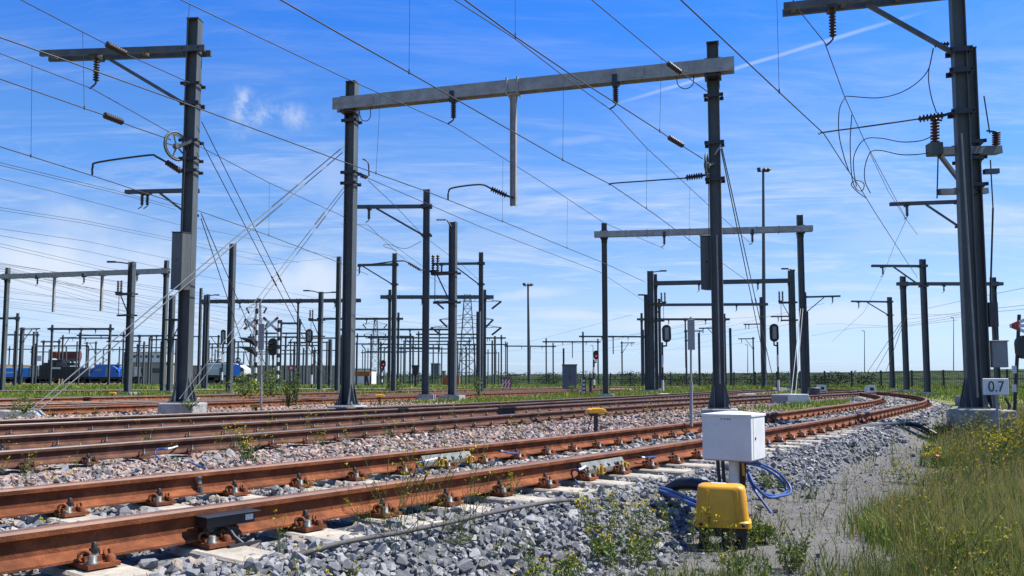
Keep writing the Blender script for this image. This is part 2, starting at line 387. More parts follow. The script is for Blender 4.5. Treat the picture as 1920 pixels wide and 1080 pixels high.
# phase so that a fastener of the near rail falls at pixel (160,1050)
q = onz(160, 1040, .05); C = along(T1C, .05, 0); ib = min(range(len(C)), key=lambda i: (C[i][0]-(q.x-.753*.785))**2+(C[i][1]-(q.y+.753*.62))**2)
ph1 = (ib*.05) % .57
TR1 = make_track('rusty orange track on pale concrete sleepers in grey ballast, nearest the camera', R1, R1b, T1C, .03, ['rust', 'railtop'], 'sleeper', 60, 98, .57, ph1, 0.0, seen=inview)
TR2 = make_track('dark brown rusty track on pink ballast, next beyond the orange track', R2, R2b, T2C, .03, ['rust_dark', 'railtop2'], 'wood', 46, 80, .60, .2, -.02, False, .04, seen=inview, detail_until=9)
TR3 = make_track('dark brown rusty track passing right in front of the three large mast bases', R3, R3b, T3C, .03, ['rust_dark', 'railtop2'], 'wood', 50, 70, .60, .1, -.02, False, 0, seen=inview, detail_until=9)
for lab, Pa, PC in (('rusty track directly behind the mast with the two winged cantilever arms', R4, T4C), ('rusty siding beyond the wheel mast, passing the tall pale sign post', R5, T5C),
                    ('rusty track through pink ballast in front of the lamp topped mast', R6, T6C), ('farthest rusty siding along the grass strip before the trains', R7, T7C)):
    make_track(lab, Pa, offset(Pa, 1.506), PC, .03, ['rust', 'railtop2'], 'wood', 90, 60, .60, .1, -.02, False, seen=inview, detail_until=0)
# joints, bonds and the rail contact on the near track
def near_pt(P, u, v, z):
    q = onz(u, v, z); i = int(np.argmin((P[:, 0]-q.x)**2+(P[:, 1]-q.y)**2)); i = min(max(i, 1), len(P)-2)
    # finer
    best = None
    for k in np.linspace(-1, 1, 41):
        j = i+(1 if k > 0 else -1); p = P[i]*(1-abs(k))+P[j]*abs(k); dd = (p[0]-q.x)**2+(p[1]-q.y)**2
        if best is None or dd < best[0]: best = (dd, p)
    t = P[i+1]-P[i-1]; t = t/np.linalg.norm(t)
    return V((best[1][0], best[1][1], 0)), V((t[0], t[1], 0)), V((t[1], -t[0], 0))   # point, along, towards the camera side
for P, (ua, va), (ub, vb), lab in ((R1b, (838, 866), (938, 856), 'far'), (R1, (1112, 878), (1205, 866), 'near')):
    p0, t, nrm = near_pt(P, ua, va, .1); p1, _, _ = near_pt(P, ub, vb, .1)
    mb = MB(); L = (p1-p0).length; c = (p0+p1)/2
    pr = [(.0, .005), (.060, .008), (.062, .045), (.036, .085), (.026, .104), (0, .104)]
    mb.prism(pr, c-t*L/2+nrm*.012+V((0, 0, .03)), c+t*L/2+nrm*.012+V((0, 0, .03)), nrm, V((0, 0, 1)))
    mb.prism(pr, c+t*L/2-nrm*.012+V((0, 0, .03)), c-t*L/2-nrm*.012+V((0, 0, .03)), -nrm, V((0, 0, 1)))
    for k in range(6):
        q = c+t*(L*(-.42+.168*k))+nrm*.045+V((0, 0, .09))
        mb.lathe([(.018, 0), (.018, .022), (.009, .026), (.009, .035)], q, nrm, 8, 1)
    o = mb.build('insulated_joint', ['joint', 'bolt'], TR1, bevel=.006)
    for k in (-.28, .3):
        mb = MB()
        q = c+t*(L*k)+nrm*.12
        mb.torus(q+V((0, 0, .065)), nrm+t*.5, .028, .010, 14, 6); mb.torus(q+t*.075+V((0, 0, .06)), nrm-t*.4, .026, .010, 14, 6)
        mb.lathe([(.02, 0), (.02, .07)], q+t*.04+V((0, 0, .03)), (0, 0, 1), 8)
        mb.build('spring_clip', ['yellow_ochre'], TR1)
def bond(label, P, px, z=.1, r=.009):
    pts = []
    for (u, v, zz) in px: pts.append(onz(u, v, zz))
    mb = MB(); S_ = spline(pts, 6); n = len(S_); k = int(n*.7)
    mb.tube(S_[:k+1], r, 7, 0); mb.tube(S_[k:], r*1.15, 7, 1)
    e = S_[-1]; mb.lathe([(.02, -.01), (.02, .01)], e, (0, 0, 1), 8, 2)
    return tag(mb.solo('bond_cable', ['blue_cable', 'whitep', 'bolt'], pts[0]), label, 'cable', 'rail bond cables')
bond('blue bond cable curling up to the dark rail, left of the yellow flowered stalk', R2, [(300, 862, .02), (291, 852, .05), (296, 842, .1), (318, 841, .1), (340, 834, .1)])
bond('small blue bond cable lying in the gap behind the dark rail', R2, [(82, 838, .06), (100, 834, .06), (120, 829, .08), (134, 826, .09)])
bond('blue bond cable bent at left end of the joint on far orange rail', R1b, [(795, 889, .02), (783, 878, .04), (782, 868, .09), (800, 864, .1), (822, 859, .11)])
bond('short blue bond cable at the right end of the joint on the far orange rail', R1b, [(975, 850, .05), (960, 850, .08), (945, 847, .1), (937, 845, .11)])
bond('blue bond cable curling down at left end of the joint on near orange rail', R1, [(1082, 905, .01), (1074, 893, .03), (1073, 882, .08), (1088, 880, .1), (1104, 871, .1)])
bond('short blue bond cable at the right end of the joint on the near orange rail', R1, [(1236, 858, .06), (1225, 857, .08), (1210, 858, .1), (1200, 857, .11)])
bond('dark blue cable end lying on the pink stones below the dark rail', R2, [(385, 878, .02), (370, 873, .03), (355, 866, .03), (342, 864, .03)])
# dark clamp-on wheel detector
p, t, nrm = near_pt(R1, 435, 985, .1); up = V((0, 0, 1))
root = thing('wheel_detector', 'black wheel detector with small white label clamped to near orange rail', 'rail sensor', p+nrm*.1)
mb = MB(); mb.box(p+nrm*.085+up*.125, t*.135, nrm*.05, up*.026); mb.box(p+nrm*.10+up*.153, t*.155, nrm*.058, up*.003); mb.build('housing', 'black', root, .006)
mb = MB(); mb.box(p+nrm*.05+up*.08-t*.05, t*.06, nrm*.03, up*.05); mb.lathe([(.03, 0), (.03, .02), (.016, .02), (.016, .028)], p+nrm*.08+up*.085-t*.09, nrm-t*.3, 10); mb.box(p+nrm*.06+up*.05+t*.03, t*.05, nrm*.02, up*.03); mb.build('clamp', 'black', root)
mb = MB(); mb.box(p+nrm*.1365+up*.127+t*.10, t*.022, nrm*.0015, up*.014); mb.build('nameplate', 'whitep', root)
mb = MB(); mb.tube([p+nrm*.10+up*.09+t*.0, p+nrm*.13+up*.04+t*.02, p+nrm*.17+up*.0+t*.05], .010, 8); mb.build('cable_tail', 'dark', root)
mb = MB(); mb.box(p+nrm*.19+up*.005+t*.04, t*.09, nrm*.012, up*.008); mb.build('ground_clip', 'dark', root)
for P, u, v, l in ((R1b, 355, 905, 'far'),):
    p, t, nrm = near_pt(P, u, v, .1); mb = MB()
    mb.lathe([(.03, 0), (.03, .012), (.02, .012), (.02, .05)], p+nrm*.01+up*.14, -up*1+nrm*.5, 10); mb.lathe([(.016, 0), (.02, .03), (.02, .05)], p+nrm*.055+up*.085, -up, 8)
    tag(mb.solo('earth_clamp', ['bolt_light'], p), 'small pale earth clamp bolted to web of far orange rail', 'clamp')
# long slim cable duct along the sleeper ends
def cable(name, label, px, z, r, m, cat='cable', group=None, bulge=None):
    pts = [onz(u, v, zz) for u, v, zz in px]
    mb = MB(); mb.tube(spline(pts, 8), r, 8)
    return tag(mb.solo(name, [m], pts[0]), label, cat, group)
cable('hose_cable', 'thick grey hose lying along the ends of the pale sleepers', [(560, 1040, .0), (640, 1018, .02), (740, 1000, .03), (840, 980, .03), (900, 966, .03), (980, 950, .03), (1060, 938, .01), (1150, 940, -.1)], 0, .013, 'duct')
# ---------------------------------------------------------------- terrain
def lateral(P, X, Y):
    """signed distance to polyline (right positive) and station"""
    pts = P[::2]; best = np.full(X.shape, 1e9); sd = np.zeros(X.shape)
    for i in range(len(pts)-1):
        a = pts[i]; b = pts[i+1]; d = b-a; L2 = d@d
        t = ((X-a[0])*d[0]+(Y-a[1])*d[1])/L2
        if i > 0: t = np.maximum(t, 0)
        if i < len(pts)-2: t = np.minimum(t, 1)
        qx = X-(a[0]+d[0]*t); qy = Y-(a[1]+d[1]*t); dist = np.hypot(qx, qy)
        s = np.sign(d[1]*qx-d[0]*qy); m = dist < best
        best[m] = dist[m]; sd[m] = (s*dist)[m]
    return sd
def vnoise(X, Y, sc, seed=0):
    r = np.random.default_rng(seed); T = r.random((256, 256))
    x = X*sc+1000; y = Y*sc+1000; i = np.floor(x).astype(int); j = np.floor(y).astype(int); fx = x-i; fy = y-j
    fx = fx*fx*(3-2*fx); fy = fy*fy*(3-2*fy); g = lambda a, b: T[a % 256, b % 256]
    return (g(i, j)*(1-fx)+g(i+1, j)*fx)*(1-fy)+(g(i, j+1)*(1-fx)+g(i+1, j+1)*fx)*fy-.5
sst = lambda a, b, x: (lambda t: t*t*(3-2*t))(np.clip((x-a)/(b-a), 0, 1))
def edge_right(X, Y):       # where the grey ballast shoulder ends, measured from the near track centre
    return 1.78+.55*sst(7.5, 4.0, Y)-.3*sst(11, 18, Y)+.25*vnoise(X, Y, .9, 3)+.1*vnoise(X, Y, 4, 4)
def height(X, Y, s1):
    z = -.035+.03*vnoise(X, Y, 1.2, 1)+.02*vnoise(X, Y, 4, 2)
    k = sst(1.30, 1.95, s1)*(1-.55*sst(24, 50, Y))
    z = z-.27*k
    z = z+.10*sst(3.2, 5.5, s1)+.16*sst(7, 26, s1)*sst(10, 24, Y)
    fillA = sst(.05, .45, .753-np.abs(s1))*.05          # ballast heaped between the rails
    return z+fillA*0
def zone(X, Y, s1, s2, s3, s4, s5, s6, s7):
    n = vnoise(X, Y, .35, 8)*1.6+vnoise(X, Y, 1.5, 9)*.6
    z = np.zeros(X.shape, int)                         # 0 grass
    pink = ((s1 < -1.7) & (s3 > -3.2) & (Y+n*4 < 21+.25*np.minimum(0, X)*0)) | (np.abs(s2) < 1.9+n*.3) | (np.abs(s3) < 2.0+n*.3)
    for s in (s4, s5, s6, s7): pink |= np.abs(s) < 1.9+n*.5
    pink |= (X < -2) & (s3 < -1) & (s6 > -1.5) & (Y < 31+n*3)
    z[pink] = 1
    grey = (s1 >= -1.85+n*.15) & (s1 < edge_right(X, Y))
    z[grey] = 2
    e = edge_right(X, Y)
    z[(s1 >= e) & (Y < 24+4*n)] = 3
    return z
def path_w(X, Y): return .92-.5*sst(9, 15, Y)+.35*vnoise(X, Y, 1.1, 5)+.25*vnoise(X, Y, 2.6, 6)
def all_s(X, Y): return [lateral(P, X, Y) for P in (T1C, T2C, T3C, T4C, T5C, T6C, T7C)]
rows = np.r_[np.geomspace(1.6, 160, 300), np.geomspace(175, 2600, 22)]
cols = np.linspace(-1.15, 1.15, 331)
Yg = np.repeat(rows[:, None], len(cols), 1); Xg = cols[None, :]*(Yg+1.5)
SS = all_s(Xg, Yg); Zg = height(Xg, Yg, SS[0]); ZN = zone(Xg, Yg, *SS)
far = sst(70, 160, Yg); Zg = Zg*(1-far)+(-.05)*far
nr, nc = Xg.shape; vid = np.arange(nr*nc).reshape(nr, nc)
VG = np.c_[Xg.ravel(), Yg.ravel(), Zg.ravel()]
quads = np.stack([vid[:-1, :-1], vid[:-1, 1:], vid[1:, 1:], vid[1:, :-1]], -1).reshape(-1, 4)
zq = ZN[:-1, :-1].ravel()
for k, nm, mt in ((0, 'ground', 'ground'), (1, 'pink_ballast', 'ballast_pink'), (2, 'grey_ballast', 'ballast_grey'), (3, 'path', 'path')):
    q = quads[zq == k]; u, inv = np.unique(q, return_inverse=True)
    vv = VG[u]; ff = inv.reshape(-1)
    if k == 0:      # the sheet continues beside and behind the camera
        b0 = len(vv); x0, x1 = -1.15*3.1, 1.15*3.1
        ex = np.array([(x0, 1.6, -.06), (x1, 1.6, -.2), (400, -300, -.2), (-400, -300, -.06), (-1.15*2601.5, 2600, -.05), (1.15*2601.5, 2600, -.05), (-3000, -300, -.06), (3000, -300, -.2)])
        vv = np.r_[vv, ex]; e = b0
        ff = np.r_[ff, [e+0, e+3, e+2, e+1], [e+0, e+4, e+6, e+3], [e+1, e+2, e+7, e+5]]
    bulk(nm, vv, 4, ff, [mt], kind='structure', smooth=True)
# ---------------------------------------------------------------- loose ballast stones
def stone_lib(n=14):
    lib = []
    for k in range(n):
        bm = bmesh.new(); r = random.Random(100+k)
        for _ in range(13):
            p = V((r.gauss(0, 1), r.gauss(0, 1), r.gauss(0, 1))).normalized()*r.uniform(.82, 1.05)
            bm.verts.new((p.x*r.uniform(.9, 1.1), p.y*.85, p.z*.72))
        res = bmesh.ops.convex_hull(bm, input=bm.verts[:])
        bmesh.ops.delete(bm, geom=[v for v in bm.verts if not v.link_faces], context='VERTS')
        bmesh.ops.triangulate(bm, faces=bm.faces[:]); bm.verts.index_update()
        lib.append((np.array([v.co[:] for v in bm.verts]), np.array([[v.index for v in f.verts] for f in bm.faces]))); bm.free()
    return lib
LIB = stone_lib()
def rotmats(n):
    q = rng.normal(size=(n, 4)); q /= np.linalg.norm(q, axis=1)[:, None]; w, x, y, z = q.T
    return np.stack([1-2*(y*y+z*z), 2*(x*y-z*w), 2*(x*z+y*w), 2*(x*y+z*w), 1-2*(x*x+z*z), 2*(y*z-x*w), 2*(x*z-y*w), 2*(y*z+x*w), 1-2*(x*x+y*y)], 1).reshape(n, 3, 3)
def scatter(name, mat_, X, Y, Z, R, tint):
    vs = []; fs = []; ts = []; off = 0; kind = rng.integers(0, len(LIB), len(X)); rm = rotmats(len(X))
    flat = np.ones((len(X), 3)); flat[:, 2] = rng.uniform(.75, 1, len(X))
    for k, (v, f) in enumerate(LIB):
        i = np.where(kind == k)[0]
        if not len(i): continue
        p = np.einsum('nij,vj->nvi', rm[i], v)*R[i][:, None, None]*flat[i][:, None, :]+np.c_[X[i], Y[i], Z[i]][:, None, :]
        vs.append(p.reshape(-1, 3)); fs.append((f[None]+(np.arange(len(i))*len(v))[:, None, None]+off).reshape(-1)); ts.append(np.repeat(tint[i], len(v))); off += len(i)*len(v)
    return bulk(name, np.concatenate(vs), 3, np.concatenate(fs), [mat_], np.concatenate(ts))
def wedge(n, y0, y1, m=.68, p=1.0):
    """random points in the visible wedge, density falling with distance"""
    Y = np.exp(rng.uniform(math.log(y0), math.log(y1), n)) if p == 1 else np.sqrt(rng.uniform(y0**2, y1**2, n))
    return rng.uniform(-m, m, n)*Y+rng.uniform(-.4, .4, n), Y
def in_sleeper(X, Y, mx=1.26, my=.128):
    bad = np.zeros(len(X), bool)
    for (x, y, a) in SLEEPERS1:
        dx = X-x; dy = Y-y; al = dx*math.cos(a)+dy*math.sin(a); la = -dx*math.sin(a)+dy*math.cos(a)
        bad |= (np.abs(al) < my) & (np.abs(la) < mx)
    return bad
PTS = []
for (y0, y1, dens) in ((2.4, 4.5, 1500), (4.5, 7, 1150), (7, 11, 800), (11, 17, 420), (17, 27, 170), (27, 45, 55)):
    m = .68; A = m*(y1**2-y0**2); n = int(A*dens)
    Y = np.sqrt(rng.uniform(y0**2, y1**2, n)); X = rng.uniform(-m, m, n)*Y+rng.uniform(-.3, .3, n)
    R = rng.gamma(4.5, 1/4.5, n)*(.0225 if y1 < 12 else .03 if y1 < 18 else .042); R = np.clip(R, .008, .06)
    s = all_s(X, Y); z = zone(X, Y, *s); ok = (z == 1) | (z == 2)
    # a few strays on the path and the verge
    stray = (z == 3) & (rng.random(n) < .09*np.exp(-(s[0]-edge_right(X, Y))/.25)); R[stray] *= .8; ok |= stray
    s1 = s[0]
    for sv in (s1, s[1], s[2]): ok &= np.abs(np.abs(sv)-.753) > .085+R*.3
    ok &= ~((z == 2) & in_sleeper(X, Y, 1.28+rng.uniform(-.25, .06, n), .125-rng.uniform(0, .04, n)+R*.5))
    Z = height(X, Y, s1)+R*rng.uniform(-.3, .75, n)
    Z += np.where((np.abs(s1) < .66), .012+.022*rng.random(n), 0)
    Z -= np.where(np.abs(np.abs(s1)-.753) < .2, .022, 0)+np.where((np.abs(np.abs(s[1])-.753) < .2) | (np.abs(np.abs(s[2])-.753) < .2), .02, 0)
    PTS.append((X[ok], Y[ok], Z[ok], R[ok], z[ok], s1[ok]))
X, Y, Z, R, zz, s1 = [np.concatenate(a) for a in zip(*PTS)]
t = rng.beta(2, 2, len(X))*.92
nr_ = np.abs(np.abs(s1)-.753) < rng.uniform(.12, .55, len(X)); t[nr_ & (rng.random(len(X)) < .42)] = rng.uniform(.95, 1, 1)      # rust dusted stones beside the rails
pk = (zz == 1) & ((s1 < -2.0) | (rng.random(len(X)) < .5)); gy = ~pk
gp = rng.random(len(X)) < np.where(Y > 9, .25, .32)
sw = pk & gp & (s1 > -4.2); pk &= ~sw; gy |= sw      # greys mixed into the pink next to the near track
print('stones', len(X))
tag(scatter('grey_stones', 'stone_grey', X[gy], Y[gy], Z[gy], R[gy], t[gy]), 'loose angular grey ballast stones around the orange track', 'ballast')
tag(scatter('pink_stones', 'stone_pink', X[pk], Y[pk], Z[pk], R[pk], t[pk]), 'loose pinkish ballast stones between the tracks', 'ballast')
n = 52000; Y = np.sqrt(rng.uniform(3.2**2, 14**2, n)); X = rng.uniform(-.1, .68, n)*Y; s = all_s(X, Y); z = zone(X, Y, *s)
ok = ((z == 3) & (s[0] < edge_right(X, Y)+1.6)) | ((z == 0) & (s[0] > 1.5) & (rng.random(n) < .12)); X, Y, sv = X[ok], Y[ok], s[0][ok]; R = rng.gamma(4, .25, len(X))*.0042*(Y/6)**.5
tag(scatter('path_grit', 'grit', X, Y, height(X, Y, sv)+R*.2, R, rng.beta(2, 2.5, len(X))), 'fine grit lying on the trodden path', 'grit')
def ground_z(x, y):
    X = np.array([x], float); Y = np.array([y], float); s = lateral(T1C, X, Y)
    f = float(sst(70, 160, Y)[0]); return float(height(X, Y, s)[0])*(1-f)-.05*f
# ---------------------------------------------------------------- overhead line structures
UP = V((0, 0, 1)); YAW = math.radians(-16)
def axes(yaw): e1 = V((math.cos(yaw), math.sin(yaw), 0)); return e1, V((-e1.y, e1.x, 0))
def insulator(mb, top, L, r=.075, hook=True, n=8, lean=V((0, 0, 0)), mi=0):
    """hanging ribbed insulator with a cap and a bent hook"""
    top = V(top); d = V((lean.x, lean.y, -1)).normalized(); k = L*.68
    mb.lathe([(r*.55, 0), (r*.55, L*.07), (r*.4, L*.08)], top, d, 8, 1)
    pr = [(r*.45, 0)]
    for i in range(n): h = k*i/n; pr += [(r*.5, h), (r, h+k/n*.35), (r, h+k/n*.5), (r*.5, h+k/n*.7)]
    pr.append((r*.45, k)); mb.lathe(pr, top+d*L*.08, d, 10, mi)
    b = top+d*(L*.08+k)
    if hook:
        mb.tube([b, b+d*L*.06, b+d*L*.15+V((-.06, 0, 0)), b+d*L*.24+V((-.15, 0, 0))], .02, 6, 1)
    return b
def rib_rod(mb, p0, p1, r, n=8, mi=0):
    p0 = V(p0); p1 = V(p1); d = p1-p0; L = d.length; pr = [(r*.4, 0)]
    for i in range(n): h = L*i/n; pr += [(r*.45, h), (r, h+L/n*.3), (r, h+L/n*.5), (r*.45, h+L/n*.75)]
    pr.append((r*.4, L)); mb.lathe(pr, p0, d, 10, mi)
def post(root, base, ztop, yaw, d=.30, w=.28, detail=2, mat_='steel', found=True, lean=V((0, 0, 0)), fsize=None, gz=None):
    e1, e2 = axes(yaw); base = V(base); top = V((base.x, base.y, ztop))+lean
    mb = MB(); mb.hbeam(base, top, e1, e2, d, w, .02)
    if detail >= 2: mb.box(top+UP*.004, e1*(d/2+.012), e2*(w/2+.012), UP*.008)
    mb.build('post', mat_, root)
    if detail >= 1:
        mb = MB(); mb.box(base+UP*.015, e1*(d*.95), e2*(w*.95), UP*.015)
        if detail >= 2:
            for s in (-1, 1):
                for q in (-1, 1):      # stiffener gussets
                    mb.add([base+e1*s*d/2+e2*q*w*.3+UP*.03, base+e1*s*d*.93+e2*q*w*.3+UP*.03, base+e1*s*d*.93+e2*q*w*.3+UP*.1, base+e1*s*d/2+e2*q*w*.3+UP*.62,
                            base+e1*s*d/2+e2*(q*w*.3+.02)+UP*.03, base+e1*s*d*.93+e2*(q*w*.3+.02)+UP*.03, base+e1*s*d*.93+e2*(q*w*.3+.02)+UP*.1, base+e1*s*d/2+e2*(q*w*.3+.02)+UP*.62],
                           [(0, 1, 2, 3), (7, 6, 5, 4), (1, 5, 6, 2), (3, 2, 6, 7)])
                    mb.add([base+e2*s*w/2+e1*q*d*.42+UP*.03, base+e2*s*w*.93+e1*q*d*.42+UP*.03, base+e2*s*w*.93+e1*q*d*.42+UP*.1, base+e2*s*w/2+e1*q*d*.42+UP*.5,
                            base+e2*s*w/2+e1*(q*d*.42+.02)+UP*.03, base+e2*s*w*.93+e1*(q*d*.42+.02)+UP*.03, base+e2*s*w*.93+e1*(q*d*.42+.02)+UP*.1, base+e2*s*w/2+e1*(q*d*.42+.02)+UP*.5],
                           [(0, 1, 2, 3), (7, 6, 5, 4), (1, 5, 6, 2), (3, 2, 6, 7)])
                    b = base+e1*s*d*.8+e2*q*w*.8
                    mb.lathe([(.035, .03), (.035, .06), (.018, .06), (.018, .12)], b, UP, 6)
        mb.build('base_plate', mat_, root)
    if found:
        f = fsize or (d*3.0, w*3.0); g = ground_z(base.x, base.y)-.12 if gz is None else gz
        mb = MB(); mb.box((base.x, base.y, (base.z+g)/2), e1*f[0]/2, e2*f[1]/2, UP*(base.z-g)/2)
        mb.build('foundation', 'concrete', root, .03 if detail >= 2 else 0)
def bandp(root, *a, **k):
    mb = MB(); band(mb, *a, **k); return mb.build('clamp_band', 'dark', root)
def band(mb, base, z, yaw, d, w, h=.09, mi=0, bolts=True):
    e1, e2 = axes(yaw); c = V((base.x, base.y, z))
    for s in (-1, 1):
        mb.box(c+e2*s*(w/2+.025), e1*(d/2+.09), e2*.022, UP*h/2, mi)
        for q in (-1, 1):
            if bolts: mb.bar(c+e1*q*(d/2+.055)-e2*(w/2+.09), c+e1*q*(d/2+.055)+e2*(w/2+.09), .03, .03, mi)
BASEZ = .17
def beam_frac(Lp, Rp, u, v):
    d = ray(u, v); k = d.x/d.y
    return (k*Lp.y-Lp.x)/((Rp.x-Lp.x)-k*(Rp.y-Lp.y))
def portal(label, L, R, tops, ins=(), drops=(), ext=(.3, .3), H=7.5, bh=.26, cat='catenary portal', group='portals spanning the tracks', detail=1, width=.24, posts=(1, 1), mat_='steel_far', bmat=None, basez=BASEZ, bands=0, insL=.55, arms=()):
    Lp = onz(L[0], L[1], CZ+H); Rp = onz(R[0], R[1], CZ+H); d = Rp-Lp; e = d.normalized(); yaw = math.atan2(e.y, e.x); e1, e2 = axes(yaw)
    root = thing('catenary_portal', label, cat, (Lp.x, Lp.y, basez) if posts[0] else (Rp.x, Rp.y, basez), group)
    for p, t, on, u in ((Lp, tops[0], posts[0], L[0]), (Rp, tops[1], posts[1], R[0])):
        if on:
            b = V((p.x, p.y, basez)); post(root, b, at(u, t, p.y).z, yaw, width*1.05, width, detail, mat_)
    # the beam passes in front of the posts
    off = -e2*(width/2+bh*.42)
    mb = MB(); a0 = Lp-e1*ext[0]+off; a1 = Rp+e1*ext[1]+off
    mb.hbeam(a0, a1, e2, UP, bh*.85, bh, .016)
    n = max(4, int(d.length/1.0))
    if bands:
        for i in range(n+1):
            mb.box(a0+(a1-a0)*(i+.5)/(n+1), e1*.02, e2*bh*.47, UP*(bh*.5+.03))
    mb.build('beam', bmat or mat_, root)
    for p, on in ((Lp, posts[0]), (Rp, posts[1])):
        if not on: continue
        mb = MB(); c = p+off*.5
        for zz in (-bh*.62, bh*.55): mb.box(c+UP*zz, e1*(width*.75), e2*(width*.8), UP*.025)
        for s in (-1, 1):
            mb.box(p+e1*s*width*.5-UP*.08, e1*.02, e2*width*.6, UP*(bh*.62+.12))
        mb.build('clamp', 'dark', root)
    for (u, v) in ins:
        p = Lp+d*beam_frac(Lp, Rp, u, v)+off-UP*bh*.5
        Li = insL*1.0; mb = MB(); mb.box(p+UP*.03-e2*bh*.47, e1*.06, e2*.02, UP*.15, 1); mb.box(p-UP*.02, e1*.09, e2*.12, UP*.025, 1)
        insulator(mb, p-UP*.03, Li); mb.build('insulator', ['ins', 'dark'], root)
    for (u, v, vb) in drops:
        p = Lp+d*beam_frac(Lp, Rp, u, v)+off-UP*bh*.5; zb = at(u, vb, p.y).z
        mb = MB(); mb.hbeam(p, V((p.x, p.y, zb)), e1, e2, .15, .14, .014)
        mb.box(p-UP*.025, e1*.13, e2*.09, UP*.025); mb.add([p-e1*.13-UP*.05, p+e1*.13-UP*.05, p+e1*.075-UP*.28, p-e1*.075-UP*.28], [(0, 1, 2, 3)])
        for s in (-1, 1): mb.box(p+e1*s*.14+UP*bh*.5, e1*.018, e2*bh*.55, UP*(bh*.5+.05))
        mb.build('drop_arm', bmat or mat_, root)
    return root, Lp, Rp, yaw, off
def cmast(label, u, vtop, varm, utip, ins=(), strut=None, H=7.7, group='masts with cantilever arms', width=.26, varm_tip=None, mat_='steel_far', detail=1, basez=BASEZ, insL=.6, vbase=None, extra=.25, Y=None, hide=False, twin=False):
    Y = Y or onz(u, varm, CZ+H).y; p = at(u, varm, Y); zarm = p.z
    tip = onz(utip, varm_tip if varm_tip else varm+(.5 if utip < u else -.5)*0, zarm) if varm_tip else None
    if tip is None:
        e1, e2 = axes(YAW); # arm in the mast's own cross-track direction
        s = -1 if utip < u else 1; k = ray(utip, varm); k = k.x/k.y
        L = (k*p.y-p.x)/(e1.x-k*e1.y); tip = p+e1*L
    dirn = (tip-p).normalized(); yaw = math.atan2(dirn.y, dirn.x)
    if utip < u: yaw += math.pi
    e1, e2 = axes(yaw)
    b = V((p.x, p.y, basez if vbase is None else at(u, vbase, Y).z)); root = thing('cantilever_mast', label, 'catenary mast', b, group)
    post(root, b, at(u, vtop, Y).z, yaw, width, width*.95, detail, mat_)
    mb = MB(); off = -e2*0
    if twin:
        for q in (-1, 1):
            mb.box((tip+p)/2+e2*q*.17+dirn*-.1, dirn*((tip-p).length/2+.25), e2*.04, UP*.07)
        for t in (.02, .33, .66): mb.box(tip+(p-tip)*t, dirn*.05, e2*.17, UP*.05)
    else:
        mb.hbeam(tip, p-dirn*extra, e2, UP, .13, .16, .016)
    mb.build('cantilever_arm', mat_, root)
    if strut:
        us, vs = strut; k = ray(us, varm); k = k.x/k.y; L = (k*p.y-p.x)/(dirn.x-k*dirn.y); q = p+dirn*L
        mb = MB(); mb.bar(q-UP*.08, V((p.x, p.y, at(u, vs, Y).z))+dirn*width*.5, .08, .08); mb.build('strut', mat_, root)
    bandp(root, b, zarm, yaw, width, width, .16)
    if strut: bandp(root, b, at(u, strut[1], Y).z, yaw, width, width, .1)
    for ui in ins:
        k = ray(ui, varm); k = k.x/k.y; L = (k*p.y-p.x)/(dirn.x-k*dirn.y); q = p+dirn*L-UP*.08
        mb = MB(); mb.box(q, dirn*.09, e2*.2, UP*.04, 1); insulator(mb, q-UP*.03, insL); mb.build('insulator', ['ins', 'dark'], root)
    return root, b, p, tip, yaw
def plain(label, u, vtop, Y, width=.3, group='bare masts without an arm', mat_='steel_far', basez=BASEZ, detail=1, name='catenary_mast', cat='catenary mast', vbase=None):
    b = at(u, 715, Y); b.z = basez if vbase is None else at(u, vbase, Y).z
    root = thing(name, label, cat, b, group); post(root, b, at(u, vtop, Y).z, YAW, width, width*.9, detail, mat_); return root, b
def steady(root, pts, ins0, ins1, end, r=.022, wire_tail=True):
    """bent registration arm tube, ribbed insulator, bracket back to the steel"""
    mb = MB(); mb.tube(spline(pts, 4), r, 8, 1); rib_rod(mb, ins0, ins1, .075, 7, 0); mb.tube([ins1, end], .03, 6, 1); mb.tube([pts[-1], ins0], .028, 6, 1)
    mb.build('steady_arm', ['ins', 'dark'], root)
def wheel(root, c, ax, R=.32):
    mb = MB(); mb.torus(c, ax, R, .028, 24, 6); mb.torus(c, ax, R*.86, .016, 24, 5)
    a, b = frame(V(ax))
    for k in range(5):
        t = k*1.2566; d = a*math.cos(t)+b*math.sin(t); mb.bar(c+d*.05, c+d*R*.9, .035, .02)
    mb.lathe([(.07, -.06), (.07, .06)], c, ax, 12); mb.build('tension_wheel', 'steel', root)
# --- the big portal
P1, P1L, P1R, P1yaw, P1off = portal('large portal spanning the two dark tracks, pale thick beam with a hanging arm', (660, 201), (1337, 133.5), (155, 82),
    ins=((857, 180), (1157, 155)), drops=((968, 170, 386),), ext=(.38, .5), bh=.33, detail=2, width=.26, mat_='steel', bmat='steel_light', group='portals spanning the tracks', insL=.62)
e1, e2 = axes(P1yaw)
mb = MB()
for t in (.075, .82, .93): mb = MB(); mb.box(P1L+(P1R-P1L)*t+P1off-e2*.15, e1*.11, e2*.012, UP*.12); mb.build('splice_plate', 'steel_light', P1)
mb = MB()      # bonding loops under the beam ends
a = P1L+e1*.35+P1off-UP*.2; mb.tube(spline([a, a+V((.06, 0, -.25)), a+V((.2, 0, -.3)), a+V((.3, 0, -.2)), a+V((.31, 0, .05))], 5), .012, 5); mb.build('bonding_loop', 'wire', P1); mb = MB()
a = P1R-e1*.85+P1off-UP*.15; mb.tube(spline([a, a+V((.03, 0, -.2)), a+V((.2, 0, -.3)), a+V((.38, 0, -.2)), a+V((.42, 0, .05))], 5), .012, 5); mb.build('bonding_loop', 'wire', P1)
bL = V((P1L.x, P1L.y, 0)); bR = V((P1R.x, P1R.y, 0))
